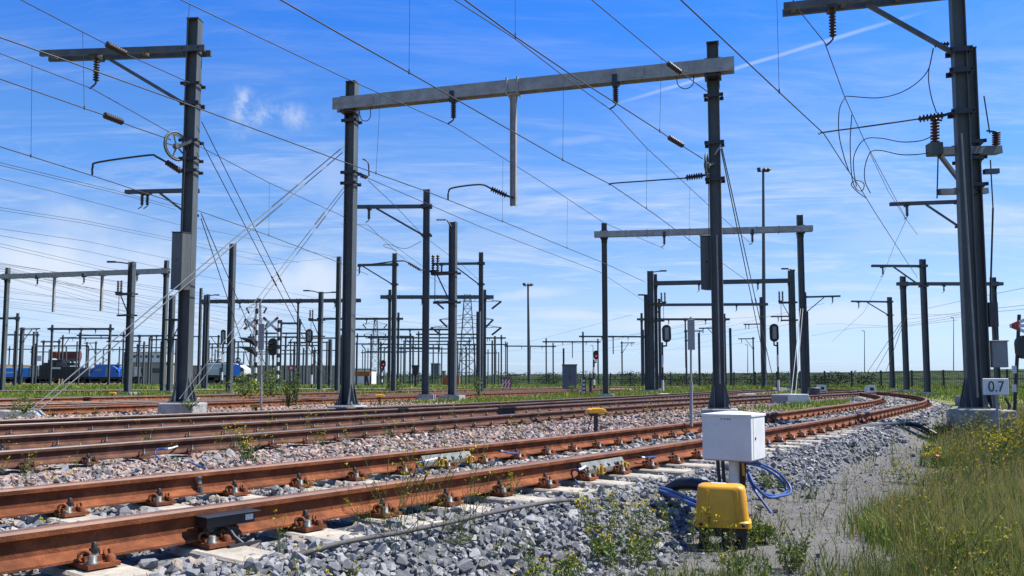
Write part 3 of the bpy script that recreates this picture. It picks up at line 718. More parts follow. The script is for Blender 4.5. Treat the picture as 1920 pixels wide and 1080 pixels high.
for u, v, b in ((660, 228, bL), (660, 325, bL), (660, 345, bL), (1337, 182, bR), (1337, 270, bR), (1337, 338, bR)): bandp(P1, b, at(u, v, b.y).z, P1yaw, .28, .26, .08)
Yd = (P1L+(P1R-P1L)*beam_frac(P1L, P1R, 968, 170)).y-.25
steady(P1, [at(840, 375, Yd), at(841, 360, Yd), at(850, 352, Yd), at(900, 346, Yd), at(920, 353, Yd)], at(921, 354, Yd), at(950, 367, Yd), at(966, 372, Yd))
YR = P1R.y-.2
steady(P1, [at(1143, 347, YR), at(1147, 344, YR), at(1200, 340, YR), at(1285, 334, YR)], at(1287, 333, YR), at(1318, 329, YR), at(1330, 327, YR), r=.016)
wheel(P1, at(1325, 310, YR-.1), V((1, -.35, 0)), .27); mb = MB(); mb.bar(at(1325, 310, YR-.1), at(1340, 306, P1R.y), .05, .05); mb.bar(at(1340, 290, P1R.y-.15), at(1352, 272, P1R.y-.15), .06, .04); mb.build('wheel_bracket', 'grey', P1)
mb = MB(); mb.tube([at(1344, 440, P1R.y-.16), at(1350, 720, P1R.y-.16)], .02, 6); mb.build('earth_conduit', 'rope', P1)
mb = MB(); q = at(690, 330, P1L.y-.15); mb.tube(spline([at(680, 298, q.y), at(690, 305, q.y), at(692, 330, q.y)], 5), .02, 6); mb.bar(at(665, 322, q.y), at(690, 332, q.y), .05, .05); rib_rod(mb, at(676, 330, q.y), at(688, 334, q.y), .05, 4); mb.build('wire_anchor', 'dark', P1)
# --- left foreground mast with two channel arm
LM, LMb, LMp, LMt, LMyaw = cmast('tall mast at left with pale lit flange, wheel, weight box and twin channel arm', 364, 38, 96, 95, ins=(182,), strut=(200, 197), Y=19.5, width=.28, varm_tip=105, mat_='steel', detail=2, vbase=755, twin=True, insL=.75)
for v in (160, 266, 300, 322): bandp(LM, LMb, at(362, v, 19.5).z, LMyaw, .29, .27, .07)
wheel(LM, at(331, 274, 19.2), V((.85, -.5, 0)), .33); mb = MB(); mb.bar(at(333, 276, 19.2), at(362, 264, 19.35), .07, .07); mb.bar(at(345, 300, 19.3), at(345, 265, 19.3), .04, .04); mb.build('wheel_bracket', 'steel', LM)
steady(LM, [at(173, 328, 19.3), at(174, 312, 19.3), at(185, 304, 19.3), at(278, 291, 19.3), at(292, 293, 19.3)], at(312, 304, 19.3), at(340, 322, 19.3), at(352, 323, 19.4), r=.024)
cmast('short lower arm with paired insulators reaching out behind the left wheel mast', 361, 335, 357, 235, ins=(267, 277), strut=(300, 403), varm_tip=360, Y=33, width=.26)
def weight(label, u0, um, u1, v0, v1, Y, vrope):
    c0 = at(u0, v1, Y); c1 = at(um, v1, Y-.0); c2 = at(u1, v1, Y+.18); z1 = at(um, v0, Y).z; z0 = c0.z
    a = (c1-c0); b = (c2-c1); a.z = b.z = 0; c = V((c0.x+(a.x+b.x)/2, c0.y+(a.y+b.y)/2, (z0+z1)/2))
    root = thing('balance_weight', label, 'balance weight', (c.x, c.y, z0), 'tension weight boxes hung on masts')
    mb = MB(); mb.box(c, a/2, b/2, UP*(z1-z0)/2); mb.build('casing', 'steel', root, .012)
    mb = MB(); mb.box(c+UP*((z1-z0)/2+.012), a*.53, b*.53, UP*.012); mb.bar(c+UP*((z1-z0)*.02)-b*.55, c+UP*((z1-z0)*.02)+b*.9, .03, .05)
    mb.build('lid', 'dark', root)
    mb = MB(); mb.tube([V((c.x, c.y, z1)), V((c.x+.02, c.y, at(um, vrope, Y).z))], .01, 5); mb.build('hanging_rope', 'wire', root)
weight('grey balance weight box hanging beside the left wheel mast', 319, 339, 356, 436, 543, 19.1, 280)
weight('grey balance weight box hanging on the right post of the large portal', 1314, 1337, 1348, 443, 543, 19.6, 312)
# --- right foreground pair
RM, RMb, RMp, RMt, RMyaw = cmast('very tall dark mast at right edge reaching past the frame top, twin channel arm', 1793, -40, -16, 1482, ins=(1559,), strut=(1625, 97), Y=16.3, width=.25, varm_tip=17, mat_='steel', detail=2, vbase=766, twin=True, insL=.78, H=7.7)
b2 = at(1838, 768, 17.1)
R2root = thing('switch_mast', 'shorter thick mast close behind the tall dark right mast, with isolator brackets', 'switch mast', b2)
post(R2root, b2, at(1820, 95, 17.1).z, RMyaw, .36, .30, 2, 'steel')
mb = MB(); mb.tube([at(1803, 250, 16.05), at(1812, 400, 16.05), at(1833, 745, 16.05)], .018, 6); mb.build('earth_conduit', 'rope', RM)
for v in (135, 212): bandp(RM, V((RMb.x, RMb.y, 0)), at(1793, v, 16.3).z, RMyaw, .26, .24, .1)
Y2 = 17.0
mb = MB()
mb.bar(at(1744, 285, 16.6), at(1872, 282, 17.2), .2, .16); mb.bar(at(1760, 360, 16.6), at(1850, 358, 17.2), .1, .12); mb.bar(at(1763, 292, 16.6), at(1800, 340, 16.8), .07, .07); mb.bar(at(1845, 322, 17), at(1872, 321, 17), .1, .1); mb.box(at(1752, 280, 16.6), V((.12, 0, 0)), V((0, .12, 0)), UP*.12)
mb.build('isolator_bracket', 'steel', R2root)
for v in (270, 300, 350): bandp(R2root, V((b2.x, b2.y, 0)), at(1838, v, 17.1).z, RMyaw, .38, .36, .07)
mb = MB(); rib_rod(mb, at(1753, 268, 16.6), at(1753, 222, 16.6), .09, 8); mb.bar(at(1744, 222, 16.6), at(1766, 226, 16.6), .03, .03, 1); mb.build('isolator', ['ins_red', 'dark'], R2root)
mb = MB(); rib_rod(mb, at(1868, 272, 17), at(1868, 247, 17), .085, 6); mb.bar(at(1850, 245, 17), at(1870, 248, 17), .03, .03, 1); mb.build('isolator', ['ins_red', 'dark'], R2root)
mb = MB(); mb.tube([at(1759, 292, 16.6), at(1757, 372, 16.6)], .014, 5); mb.build('drive_rod', 'dark', R2root); mb = MB(); mb.tube([at(1857, 300, 17), at(1862, 390, 17)], .014, 5); mb.tube([at(1862, 390, 17), at(1857, 560, 17), at(1862, 600, 17)], .02, 5); mb.build('drive_rod', 'dark', R2root); mb = MB(); mb.tube([at(1845, 180, 17), at(1856, 250, 17)], .014, 5); mb.build('jumper', 'dark', R2root)
mb = MB(); mb.box(at(1860, 590, 16.95), V((.09, 0, 0)), V((0, .07, 0)), UP*.25); mb.tube([at(1864, 600, 16.9), at(1873, 680, 16.9)], .03, 6); mb.build('cable_conduit', 'dark', R2root); mb = MB(); mb.tube([at(1885, 745, 16.9), at(1893, 760, 16.9), at(1890, 780, 16.9)], .03, 6); mb.build('cable_conduit', 'dark', R2root)
c = at(1873, 665, 16.9); mb = MB(); mb.bz(c, .28, .2, .52, RMyaw); mb.bz(c+UP*.275, .32, .24, .03, RMyaw); mb.build('control_box', 'grey', R2root, .01)
steady(RM, [at(1536, 252, 16.9), at(1545, 248, 16.9), at(1640, 235, 16.7), at(1722, 223, 16.5)], at(1723, 223, 16.5), at(1770, 216, 16.35), at(1787, 211, 16.3), r=.016)
mb = MB(); rib_rod(mb, at(1752, 85, 16.5), at(1780, 82, 16.35), .05, 5); mb.build('insulator', 'ins', RM)
# --- farther portals
portal('portal with a ribbed beam to the right of centre, two bent hangers', (1133, 441), (1500, 431), (418, 403), ins=((1245, 438), (1409, 434)), ext=(.5, .55), width=.26, bands=1, bh=.30, detail=1, bmat='steel_light')
portal('portal behind the weight box whose beam meets the black post cluster', (1229, 532), (1481, 527), (514, 507), ins=((1310, 531), (1420, 528)), ext=(.1, .2), bh=.32)
portal('slim portal beam below the thicker one, ending beside the floodlight pole', (1236, 572), (1427, 571), (560, 557), ins=((1380, 571),), ext=(.2, .6))
portal('distant portal right of the pale sign plate, its left post standing clear', (1203, 599), (1358, 599), (587, 588), ins=((1253, 599), (1322, 599)), drops=((1284, 599, 690),), ext=(.6, .6))
portal('far portal joining the mast left of the black post cluster', (1093, 631), (1206, 631.5), (622, 618), ins=((1128, 631), (1177, 631)), drops=((1149, 631, 664),), ext=(.7, .3))
portal('far portal above the grey cabinet with a red signal at its right post', (1024, 641), (1121, 641), (634, 635), ins=((1055, 641), (1099, 641)), drops=((1073, 641, 671),), ext=(.7, .5))
portal('far portal crossed by the slender floodlight mast', (951, 649), (1037, 649.5), (642, 643), ins=((978, 649), (1016, 649)), drops=((994, 649, 676),), ext=(.6, .6))
portal('portal with studded beam behind the pair of thick centre masts', (731, 557.5), (909, 557.5), (543, 543), ins=((792, 557),), ext=(.8, .8), bands=1, bh=.32)
portal('portal beam behind the big portal left post, ending at a thin mast', (600, 598), (747, 598), (588, 586), ins=((688, 598), (703, 598)), ext=(.3, .6))
portal('wide flat portal beam with two long drop arms behind the centre masts', (643, 618), (850, 618), (612, 608), ins=((700, 618), (735, 618)), drops=((769, 618, 680), (824, 618, 660)), ext=(.3, .3))
portal('far portal ending just right of the thick centre masts with paired hangers', (696, 633.5), (940, 633.8), (626, 628), ins=((850, 633), (914, 633), (918, 633)), ext=(.6, .8))
portal('hazy far portal low behind the lattice pylon, upper beam', (714, 646), (849, 646), (640, 640), ins=((745, 646), (779, 646)), ext=(.4, .4))
portal('hazy far portal low behind the lattice pylon, lower beam', (752, 654), (895, 654.5), (648, 648), ins=((800, 654),), drops=((828, 654, 680),), ext=(.4, .4))
portal('studded portal beam starting at the lamp topped mast right of the left wheel mast', (385, 566), (664, 564), (553, 552), ins=((452, 565), (630, 565)), drops=((561, 565, 690),), ext=(.35, .7), bands=1, bh=.34)
portal('left portal with beige beam, three hooks and two long drop arms', (14, 519.5), (312, 509), (502, 488), ins=((76, 518), (163, 515), (262, 512)), drops=((108, 517, 585), (197, 514, 583)), ext=(.4, .4), bh=.33, bmat='steel_light', mat_='steel')
portal('portal cut off by left photo edge, right post near the beige portal', (-130, 598), (33, 597), (588, 587), ins=((-50, 598),), ext=(.3, .4), posts=(0, 1))
portal('middle distance portal above the black locomotive', (98, 617), (207, 617), (609, 608), ins=((132, 617), (181, 617)), drops=((154, 617, 655),), ext=(.5, .6), bh=.3)
portal('small far portal in front of the red container', (67, 649), (163, 648.5), (644, 641), ins=((104, 649), (125, 649)), ext=(.5, .5))
portal('tiny far portal above the brown container stack', (82, 641), (111, 641), (638, 636), ext=(.4, .4))
portal('small far portal right of the red container', (166, 655.5), (236, 655.5), (649, 647), ins=((190, 655), (213, 655)), ext=(.5, .4))
portal('far portal in front of the white hall', (262, 630), (338, 629.5), (632, 622), ins=((284, 630), (286, 630)), drops=((295, 630, 663),), ext=(1.2, .5))
portal('far portal near the white locomotive roof', (392, 645), (437, 644.5), (638, 638), ins=((415, 645),), ext=(.3, .6))
portal('far portal behind the crossing lights, upper of the stack of beams', (527, 606.5), (562, 606.5), (600, 598), ext=(.2, .3))
portal('far portal behind the crossing lights, middle of the stack of beams', (502, 657), (551, 657), (650, 651), ins=((525, 657),), ext=(.5, .5))
portal('far portal behind the crossing lights, lowest of the stack of beams', (478, 664), (588, 663.5), (658, 657), ins=((560, 663),), ext=(.5, .5))
portal('portal of the curve, beam hidden behind the right mast pair', (1693, 533), (1862, 533), (518, 520), ins=((1766, 533),), ext=(.6, .6), width=.32, group='portals spanning the tracks')
# --- cantilever masts
C1 = cmast('centre mast on a round concrete base with long arm towards the big portal', 800, 355, 387, 648, ins=(692,), strut=(706, 441), varm_tip=388, Y=36.4, width=.28, vbase=740)[0]
steady(C1, [at(672, 497, 36), at(700, 495, 36), at(740, 490, 36), at(757, 489, 36)], at(766, 493, 36), at(788, 506, 36), at(797, 507, 36), r=.03)
cmast('mast with arm passing behind the thick centre switch mast', 902, 473, 494, 812, ins=(828,), strut=(850, 533), varm_tip=495, Y=54, width=.28)
cmast('slim mast between big portal left post and centre mast, arm to the left', 740, 475, 496, 671, ins=(674,), strut=(680, 533), varm_tip=497, Y=54.5, width=.28)
cmast('mast by the curve end with long arm over the orange track', 1730, 486, 499, 1634, ins=(1655,), strut=(1676, 537), Y=53, width=.30, varm_tip=498.5, vbase=736)
cmast('leftmost of the masts standing inside the track curve', 1668, 557, 566, 1596, ins=(1610,), strut=(1626, 591), Y=78, width=.33, varm_tip=565)
cmast('cantilever arm emerging from behind the very tall right mast', 1802, 372, 378, 1668, ins=(1700,), strut=(1736, 424), Y=36, width=.3, varm_tip=383)
cmast('arm pointing right from behind the dark post beside the guy ropes', 1508, 548, 557, 1576, ins=(1561,), strut=(1545, 585), Y=75, width=.35)
cmast('small cantilever mast at the far left in front of the green bank', 42, 614, 617, 75, ins=(68,), strut=(60, 640), Y=118, width=.42)
cmast('small mast with paired hooks left of the black post cluster', 1482, 590, 593, 1445, ins=(1459, 1465), Y=99, width=.4)
cmast('tiny far mast with paired hooks beside the floodlight pole', 1429, 605, 607.5, 1394, ins=(1398, 1404), Y=112, width=.42)
# --- bare masts
for lab, u, vt, Y, w in (('dark bare mast right of the left wheel mast, crossed by pale guy ropes', 430, 457, 50, .46), ('dark bare mast just left of the big portal left post', 632, 481, 57, .40),
    ('short grey stub mast left of the dark bare mast', 618, 636, 90, .5), ('bare far mast right of the weight box', 1371, 615, 100, .45), ('bare far mast left of the large portal right post', 1312, 624, 115, .45),
    ('bare mast right of the dark post beside the guy ropes', 1516, 585, 80, .42), ('thin far mast behind the grey cabinet', 1057, 653, 170, .5), ('dark mast beside the thick switch mast, lower and slimmer', 897, 584, 50, .34),
    ('far thin mast in front of the lattice pylon', 874, 650, 150, .4), ('far thin mast left of the striped board', 928, 630, 130, .4), ('far thin mast right of the lattice pylon', 923, 638, 150, .4), ('thin far mast in front of the black locomotive', 278, 632, 140, .4), ('thin far mast left of the left portal right post', 268, 640, 150, .4),
    ('thin far mast behind the round red sign', 551, 640, 150, .4), ('far mast between crossing lights and oval signal', 568, 652, 160, .4), ('far mast standing behind the white locomotive', 372, 540, 85, .35), ('far dark mast beside the green bank', 60, 622, 130, .4)):
    plain(lab, u, vt, Y, w*.68)
def switchgear(root, b, yaw, side, z, L=.95, drop=1.3):
    e1, e2 = axes(yaw); d = e1*side; c = V((b.x, b.y, z))
    mb = MB(); mb.box(c+d*L*.5, d*L*.5, e2*.14, UP*.07); mb.box(c+d*(L-.12)+UP*.1, d*.16, e2*.16, UP*.05); mb.box(c+d*L*.45-UP*drop, d*L*.45, e2*.1, UP*.05); mb.bar(c+d*L*.75-UP*.05, c+d*.12-UP*drop, .05, .05)
    mb.build('switch_bracket', 'dark', root); bandp(root, V((b.x, b.y, 0)), z, yaw, .42, .38, .1); bandp(root, V((b.x, b.y, 0)), z-drop, yaw, .42, .38, .1)
    for k in (.72, .95):
        mb = MB(); rib_rod(mb, c+d*L*k+UP*.12, c+d*L*k+UP*.85, .085, 7); mb.build('isolator', 'ins', root)
    mb = MB(); mb.tube([c+d*L*.85-UP*.05, c+d*L*.85-UP*drop], .02, 5); mb.build('drive_rod', 'dark', root)
def lampmast(label, u, vt, Y, w, sgear, lamps, name='switch_mast', vbase=None):
    root, b = plain(label, u, vt, Y, w*.62, 'thick masts carrying isolators', 'steel_far', name=name, cat='switch mast', vbase=vbase)
    for s, z in sgear: switchgear(root, b, YAW, s, at(u, z, Y).z, 1.0*(w/.5)**.3)
    top = at(u, vt, Y)
    for (u2, v2) in lamps:
        q = at(u2, v2, Y-.05); mb = MB(); mb.tube([top-UP*.1, at((u*1.0+u2)/2, v2+1, Y), q], .045, 6); d = (q-top); d.z = 0; d.normalize(); mb.bar(q-d*.15, q+d*.35, .16, .1); mb.build('lamp_arm', 'dark', root)
    return root, b
C2, C2b = lampmast('thick flat switch mast at the centre beside the mast on the round base', 848, 416, 36.5, .50, ((-1, 512),), (), vbase=741)
mb = MB(); q = at(840, 415, 36.4); mb.tube([at(846, 425, 36.4), at(838, 413, 36.4)], .035, 6); rib_rod(mb, at(836, 412, 36.4), at(818, 412, 36.4), .05, 6); mb.build('top_insulator', 'dark', C2)
lampmast('lamp topped switch mast in front of the blue locomotive', 240, 491, 50, .55, ((-1, 551),), ((212, 491),))
lampmast('lamp topped switch mast right of the crossing lights', 599, 547, 66, .5, ((-1, 600),), ((577, 545), (625, 548)))
lampmast('thin lamp topped mast right of the left wheel mast', 386, 552, 76, .38, (), ((404, 553),))
lampmast('switch mast partly hidden by left portal right post', 318, 554, 55, .5, ((1, 600),), ())
lampmast('widest dark post of the cluster right of centre', 1222, 508, 62, .72, ((1, 570),), ((1241, 508),))
lampmast('shorter post at the left of the dark cluster', 1213, 552, 63, .45, (), ((1205, 553),))
lampmast('dark switch post left of the two pale guy ropes', 1491, 505, 60, .5, ((-1, 567),), ((1474, 504),))

# slim masts of the far yard: nothing tells these apart, so each cluster shares one label
r_ = random.Random(5)
for lab, lst in (('slim far mast in the hazy cluster behind the left portal', ((24, 620, 150), (122, 648, 170), (192, 652, 180), (222, 650, 175), (300, 640, 150), (328, 636, 140), (345, 652, 170), (90, 655, 180), (142, 640, 155), (232, 660, 190), (315, 655, 180))),
    ('slim far mast in the hazy cluster between the left wheel mast and the large portal', ((402, 655, 170), (445, 642, 140), (456, 660, 180), (500, 648, 150), (533, 655, 170), (560, 645, 150), (590, 655, 175), (612, 640, 140), (418, 660, 185), (470, 655, 175), (545, 662, 190), (600, 658, 180), (575, 628, 130))),
    ('slim far mast in the hazy cluster around the centre masts', ((684, 655, 175), (668, 640, 150), (757, 642, 150), (768, 655, 180), (828, 650, 170), (858, 640, 150), (866, 655, 180), (915, 655, 180), (695, 660, 190), (720, 650, 165), (785, 656, 180), (812, 645, 160), (935, 660, 185)))):
    for u, v, Y in lst: plain(lab, u, v, Y, .21, 'slim masts of the far yard')
for lab, lst in (('slim far arm mast in the hazy yard left of the large portal', ((118, 630, 633, 150, 1), (180, 640, 643, 160, -1), (258, 645, 648, 165, 1), (350, 628, 631, 130, 1), (410, 628, 631, 130, -1), (536, 630, 633, 135, 1), (575, 640, 643, 150, -1), (640, 634, 637, 140, 1))),
    ('slim far arm mast in the hazy yard right of the large portal left post', ((710, 634, 637, 140, 1), (775, 630, 633, 130, -1), (890, 644, 647, 160, -1), (1166, 640, 643, 150, 1), (1345, 612, 615, 105, -1), (1286, 618, 621, 110, 1), (1412, 632, 635, 130, -1)))):
    for u, v, va, Y, s in lst: cmast(lab, u, v, va, u+s*26*140/Y, ins=(u+s*20*140/Y,), strut=(u+s*13*140/Y, va+18), Y=Y, width=.23, group='slim arm masts of the far yard')

for lab, lst in (('slender far portal in the hazy yard at far left', ((12, 70, 628), (118, 205, 634), (205, 262, 640), (285, 345, 637), (18, 60, 655), (60, 150, 660), (150, 232, 629), (240, 320, 652))),
    ('slender far portal in the hazy yard between the left wheel mast and the large portal', ((398, 470, 652), (440, 520, 641), (525, 600, 648), (560, 640, 634), (590, 650, 657), (470, 560, 632), (410, 505, 660), (500, 575, 625), (545, 618, 642))),
    ('slender far portal in the hazy yard around the lattice pylon', ((655, 740, 645), (690, 800, 659), (760, 880, 640), (800, 930, 662), (840, 948, 646), (670, 770, 631), (715, 822, 652), (785, 905, 627), (680, 760, 661)))):
    for u0, u1, v in lst: portal(lab, (u0, v), (u1, v), (v-6, v-6), ins=(((u0+u1)/2, v),), ext=(.4, .4), width=.20, bh=.24, group='slender portals of the far yard')
# ---------------------------------------------------------------- wires
def wpts(l, z):
    out = []
    for p in l: out.append(at(*p) if len(p) == 3 else onz(p[0], p[1], z))
    if l[0][0] < 0 or l[0][1] < 0: out.insert(0, out[0]+(out[0]-out[1]).normalized()*40)      # the line runs on past the frame
    if l[-1][0] > 1920: out.append(out[-1]+(out[-1]-out[-2]).normalized()*40)
    return out
def line(label, mess=None, cont=None, drops=(), zm=CZ+6.75, zc=CZ+5.05, r=.0105, cat='overhead line', group='overhead contact lines', clamps=()):
    ref = wpts(cont or mess, zc if cont else zm)
    root = thing('overhead_line', label, cat, ref[len(ref)//2], group)
    for nm, l, z in (('messenger_wire', mess, zm), ('contact_wire', cont, zc)):
        if l: mb = MB(); mb.tube(wpts(l, z), r if nm[0] == 'm' else r*1.1, 6); mb.build(nm, 'wire', root)
    for d in drops:
        a = onz(d[0], d[1], zm) if d[1] > -100 else None
        b = onz(d[2], d[3], zc)
        if d[1] < 0: a = V((b.x, b.y, zm))
        mb = MB(); mb.tube([a, b], .0045, 5); mb.bar(b-UP*.03, b+UP*.05, .02, .02); mb.build('dropper', 'wire', root)
    return root
def ins_rod(root, p0, p1, r=.06):
    mb = MB(); rib_rod(mb, p0, p1, r, 8, 0); mb.build('line_insulator', 'ins', root)
line('overhead line hooked at the large portal left insulator, running to the ribbed beam', [(120, -105), (340, 0), (640, 143), (850, 237), (1045, 360), (1133, 418), (1245, 466)],
     [(-260, -38), (0, 70), (120, 112), (350, 195), (640, 302), (800, 359), (942, 415), (1063, 465), (1130, 492), (1210, 529)], [(355, 7, 345, 193), (713, 180, 705, 325), (943, 298, 942, 415), (1064, 372, 1063, 465)])
line('overhead line hooked at the right insulator of the large portal, crossing over the centre', [(700, -110), (853, 0), (965, 72), (1057, 143), (1148, 208), (1213, 278), (1330, 386), (1409, 458)],
     [(360, -97), (527, 0), (640, 65), (767, 136), (1055, 300), (1145, 346), (1225, 400), (1300, 455), (1409, 532)], [(775, -10, 767, 136), (1057, 143, 1055, 300), (1213, 278, 1212, 390), (1293, 352, 1292, 450)])
lC = line('overhead line whose wires end at the large portal right post and its wheel', [(970, -118), (1110, 0), (1239, 108), (1252, 118), (1335, 178, 20.0)], [(740, -96), (872, 0), (965, 68), (1080, 146), (1170, 203), (1237, 246), (1255, 258), (1318, 298, 19.8)], [(970, -10, 966, 69), (1240, 109, 1237, 246)], zm=CZ+6.95, zc=CZ+5.25)
ins_rod(lC, onz(1253, 119, CZ+6.95), onz(1276, 136, CZ+6.95)); ins_rod(lC, onz(1255, 258, CZ+5.25), onz(1280, 273, CZ+5.25))
line('overhead line above the orange track, carried by the very tall right mast', [(1440, -80), (1500, 22), (1546, 79), (1583, 180), (1620, 262), (1650, 318), (1700, 412), (1720, 440)],
     [(1130, -136), (1277, 0), (1460, 172), (1545, 251), (1580, 305), (1610, 348), (1640, 397), (1690, 475), (1720, 520)], [(1461, -30, 1461, 172)])
line('thin crossing wire from behind the jumper loops down to the curve masts', [(1630, 285, 30), (1665, 358, 34), (1699, 412, 36), (1679, 455, 46), (1656, 515, 54), (1620, 585, 66), (1560, 640, 90)], group='overhead contact lines')
lE = line('overhead line ending at the wheel and collar of the tall left mast', [(-80, -68), (40, 0), (155, 60), (198, 82), (246, 106), (355, 155, 19.3)], [(-260, 41), (0, 148), (158, 203), (196, 216), (250, 238), (320, 262, 19.2)], [(155, 60, 158, 203)], zm=CZ+7.05, zc=CZ+5.62)
ins_rod(lE, onz(200, 83, CZ+7.05), onz(236, 101, CZ+7.05), .075); ins_rod(lE, onz(196, 216, CZ+5.62), onz(230, 229, CZ+5.62), .075)
line('overhead line under the twin channel arm of the left mast', [(-150, 42), (0, 100), (172, 166), (325, 252), (385, 280), (505, 343), (640, 404), (725, 450), (800, 505)], [(-200, 206), (0, 275), (172, 329), (260, 358), (340, 384), (500, 440), (620, 486), (690, 515)], [(60, 122, 58, 293), (505, 343, 504, 441)])
line('feeder wire running from the anchor on the large portal left post to the ribbed portal', [(690, 334, 22.5), (750, 360, 24), (900, 425, 29.5), (1125, 510, 42), (1210, 566, 58)], group='feeder wires')
line('feeder wire from the centre mast strut down towards the twin masts behind', [(690, 338, 22.6), (740, 385, 30), (795, 443, 36.5), (870, 500, 46), (900, 527, 54)], group='feeder wires')
line('wire from the hook of the centre mast running past the slim mast', [(640, 420, 34), (690, 422, 35), (745, 475, 46), (790, 510, 54), (850, 545, 68)], group='feeder wires')
for lab, l, Y in (('upper left pair of feeder wires, top strand', [(-20, 300, 24), (215, 357, 33), (330, 388, 39)], 0), ('upper left pair of feeder wires, bottom strand', [(-20, 305, 24), (230, 365, 33), (330, 393, 39)], 0),
    ('lower left pair of feeder wires, top strand', [(-20, 386, 34), (160, 414, 40), (320, 446, 49), (560, 492, 62)], 0), ('lower left pair of feeder wires, bottom strand', [(-20, 391, 34), (160, 419, 40), (320, 451, 49), (520, 497, 62)], 0),
    ('thin contact wire above the left beige portal', [(-20, 426, 36), (160, 452, 43), (330, 488, 55)], 0), ('thick wire with a small joint above the beige portal', [(-20, 438, 34), (158, 470, 44), (330, 508, 58), (600, 560, 85)], 0),
    ('thin pair of wires sloping to the beige portal, top strand', [(-20, 452, 40), (190, 500, 56), (260, 514, 62)], 0), ('thin pair of wires sloping to the beige portal, bottom strand', [(-20, 458, 40), (190, 506, 56), (260, 521, 62)], 0),
    ('wire crossing the gap right of the left wheel mast to the dark mast', [(-20, 330, 28), (95, 358, 33), (330, 420, 46), (420, 437, 51), (630, 482, 57)], 0), ('level cross span wire towards the dark mast beside the large portal', [(376, 494, 50), (500, 496, 52), (590, 487, 55), (630, 483, 57)], 0),
    ('low contact wire under the beige portal, upper', [(-20, 562, 60), (200, 585, 75), (330, 600, 90), (640, 640, 140)], 0), ('low contact wire under the beige portal, lower', [(-20, 572, 60), (180, 598, 78), (330, 622, 100)], 0), ('low contact wire crossing behind the lamp topped switch mast', [(-20, 545, 58), (230, 570, 72), (420, 600, 90), (640, 628, 130)], 0),
    ('low contact wire under the wide flat beam', [(300, 560, 60), (480, 585, 75), (640, 610, 95), (860, 648, 150)], 0), ('far contact wire near the white hall', [(-20, 622, 110), (200, 640, 130), (420, 655, 150)], 0), ('far contact wire right of the slim floodlight mast', [(930, 655, 150), (1030, 662, 160), (1200, 655, 120)], 0),
    ('contact wire below the portal beside the weight box', [(1140, 640, 100), (1215, 622, 80), (1330, 600, 70), (1480, 590, 75)], 0), ('contact wire in the gap left of the curve masts', [(1530, 608, 80), (1575, 607, 85), (1668, 612, 78), (1740, 600, 60), (1800, 590, 50)], 0), ('wire running to the lower gap left of the curve', [(1520, 630, 90), (1600, 615, 80), (1700, 612, 70), (1795, 600, 50)], 0),
    ('upper wire right of the right mast pair', [(1740, 578, 60), (1850, 554, 45), (1940, 536, 40)], 0), ('second wire right of the right mast pair', [(1690, 600, 70), (1850, 580, 45), (1940, 570, 40)], 0), ('third wire right of the right mast pair', [(1690, 612, 70), (1850, 586, 45), (1940, 578, 40)], 0),
    ('horizontal cross span with a pull off between curve masts', [(1705, 589, 56), (1760, 590, 56), (1805, 590, 56)], 0)):
    line(lab, l, group='thin distant wires', r=.010)
r_ = random.Random(11)
for i in range(26):
    v0 = r_.uniform(475, 650); Y0 = 40+(v0-470)*.55+r_.uniform(-4, 10); u1 = r_.uniform(380, 900); Y1 = min(230, Y0*2.4); v1 = 715-(715-v0)*Y0/Y1*r_.uniform(.96, 1.04)
    line('thin far contact wire crossing behind the masts at left', [(-30, v0, Y0), (-30+(u1+30)*.45, 715-(715-v0)*Y0/(Y0+(Y1-Y0)*.25)+2, Y0+(Y1-Y0)*.25), (u1, v1, Y1)], group='thin far wires at left', r=.012)
for i in range(8):
    u0 = r_.uniform(900, 1300); v0 = r_.uniform(600, 665); Y0 = 190; u1 = u0+r_.uniform(200, 420); Y1 = r_.uniform(75, 110)
    line('thin far contact wire crossing the gap right of centre', [(u0, v0, Y0), (u1, 715-(715-v0)*Y0/Y1*.8, Y1)], group='thin far wires right of centre', r=.012)
for lab, pts in (('jumper loop hanging from the strut of the tall right mast', [(1750, 90, 16.5), (1738, 135, 16.6), (1700, 168, 16.7), (1650, 183, 16.8), (1586, 180, 17.1)]), ('short jumper dropping from the strut to the isolator', [(1750, 92, 16.5), (1741, 140, 16.5), (1746, 180, 16.5), (1756, 212, 16.6)]),
    ('long jumper drooping from messenger to contact wire', [(1586, 180, 17.1), (1574, 205, 17), (1573, 250, 17), (1582, 292, 17), (1592, 322, 17.5)]), ('upper jumper from the isolator bracket to the messenger', [(1747, 256, 16.6), (1725, 264, 16.7), (1690, 266, 17), (1650, 259, 17.6), (1620, 262, 18.2), (1602, 290, 18.4), (1601, 320, 18.4), (1606, 350, 18.4)]),
    ('lower jumper from the isolator bracket to the messenger', [(1744, 286, 16.6), (1725, 289, 16.7), (1690, 290, 17), (1650, 282, 17.6), (1632, 286, 18.4), (1622, 312, 18.6), (1622, 340, 18.6), (1632, 362, 18.8)]), ('tangled jumper clamp hanging at the crossing of the two wires', [(1597, 215, 17), (1594, 270, 17.4), (1597, 330, 17.8), (1604, 352, 18), (1616, 358, 18), (1620, 345, 18), (1608, 338, 18), (1596, 345, 18), (1606, 358, 18), (1625, 372, 18.4)]),
    ('pale jumper loop right of the big portal left post', [(745, 470, 36), (720, 462, 36), (728, 458, 36), (760, 466, 36), (790, 452, 36.3)])):
    mb = MB(); mb.tube(spline([at(*p) for p in pts], 7), .011, 5); tag(mb.solo('jumper_cable', ['wire'], at(*pts[0])), label=lab, cat='cable', group='jumper cables')
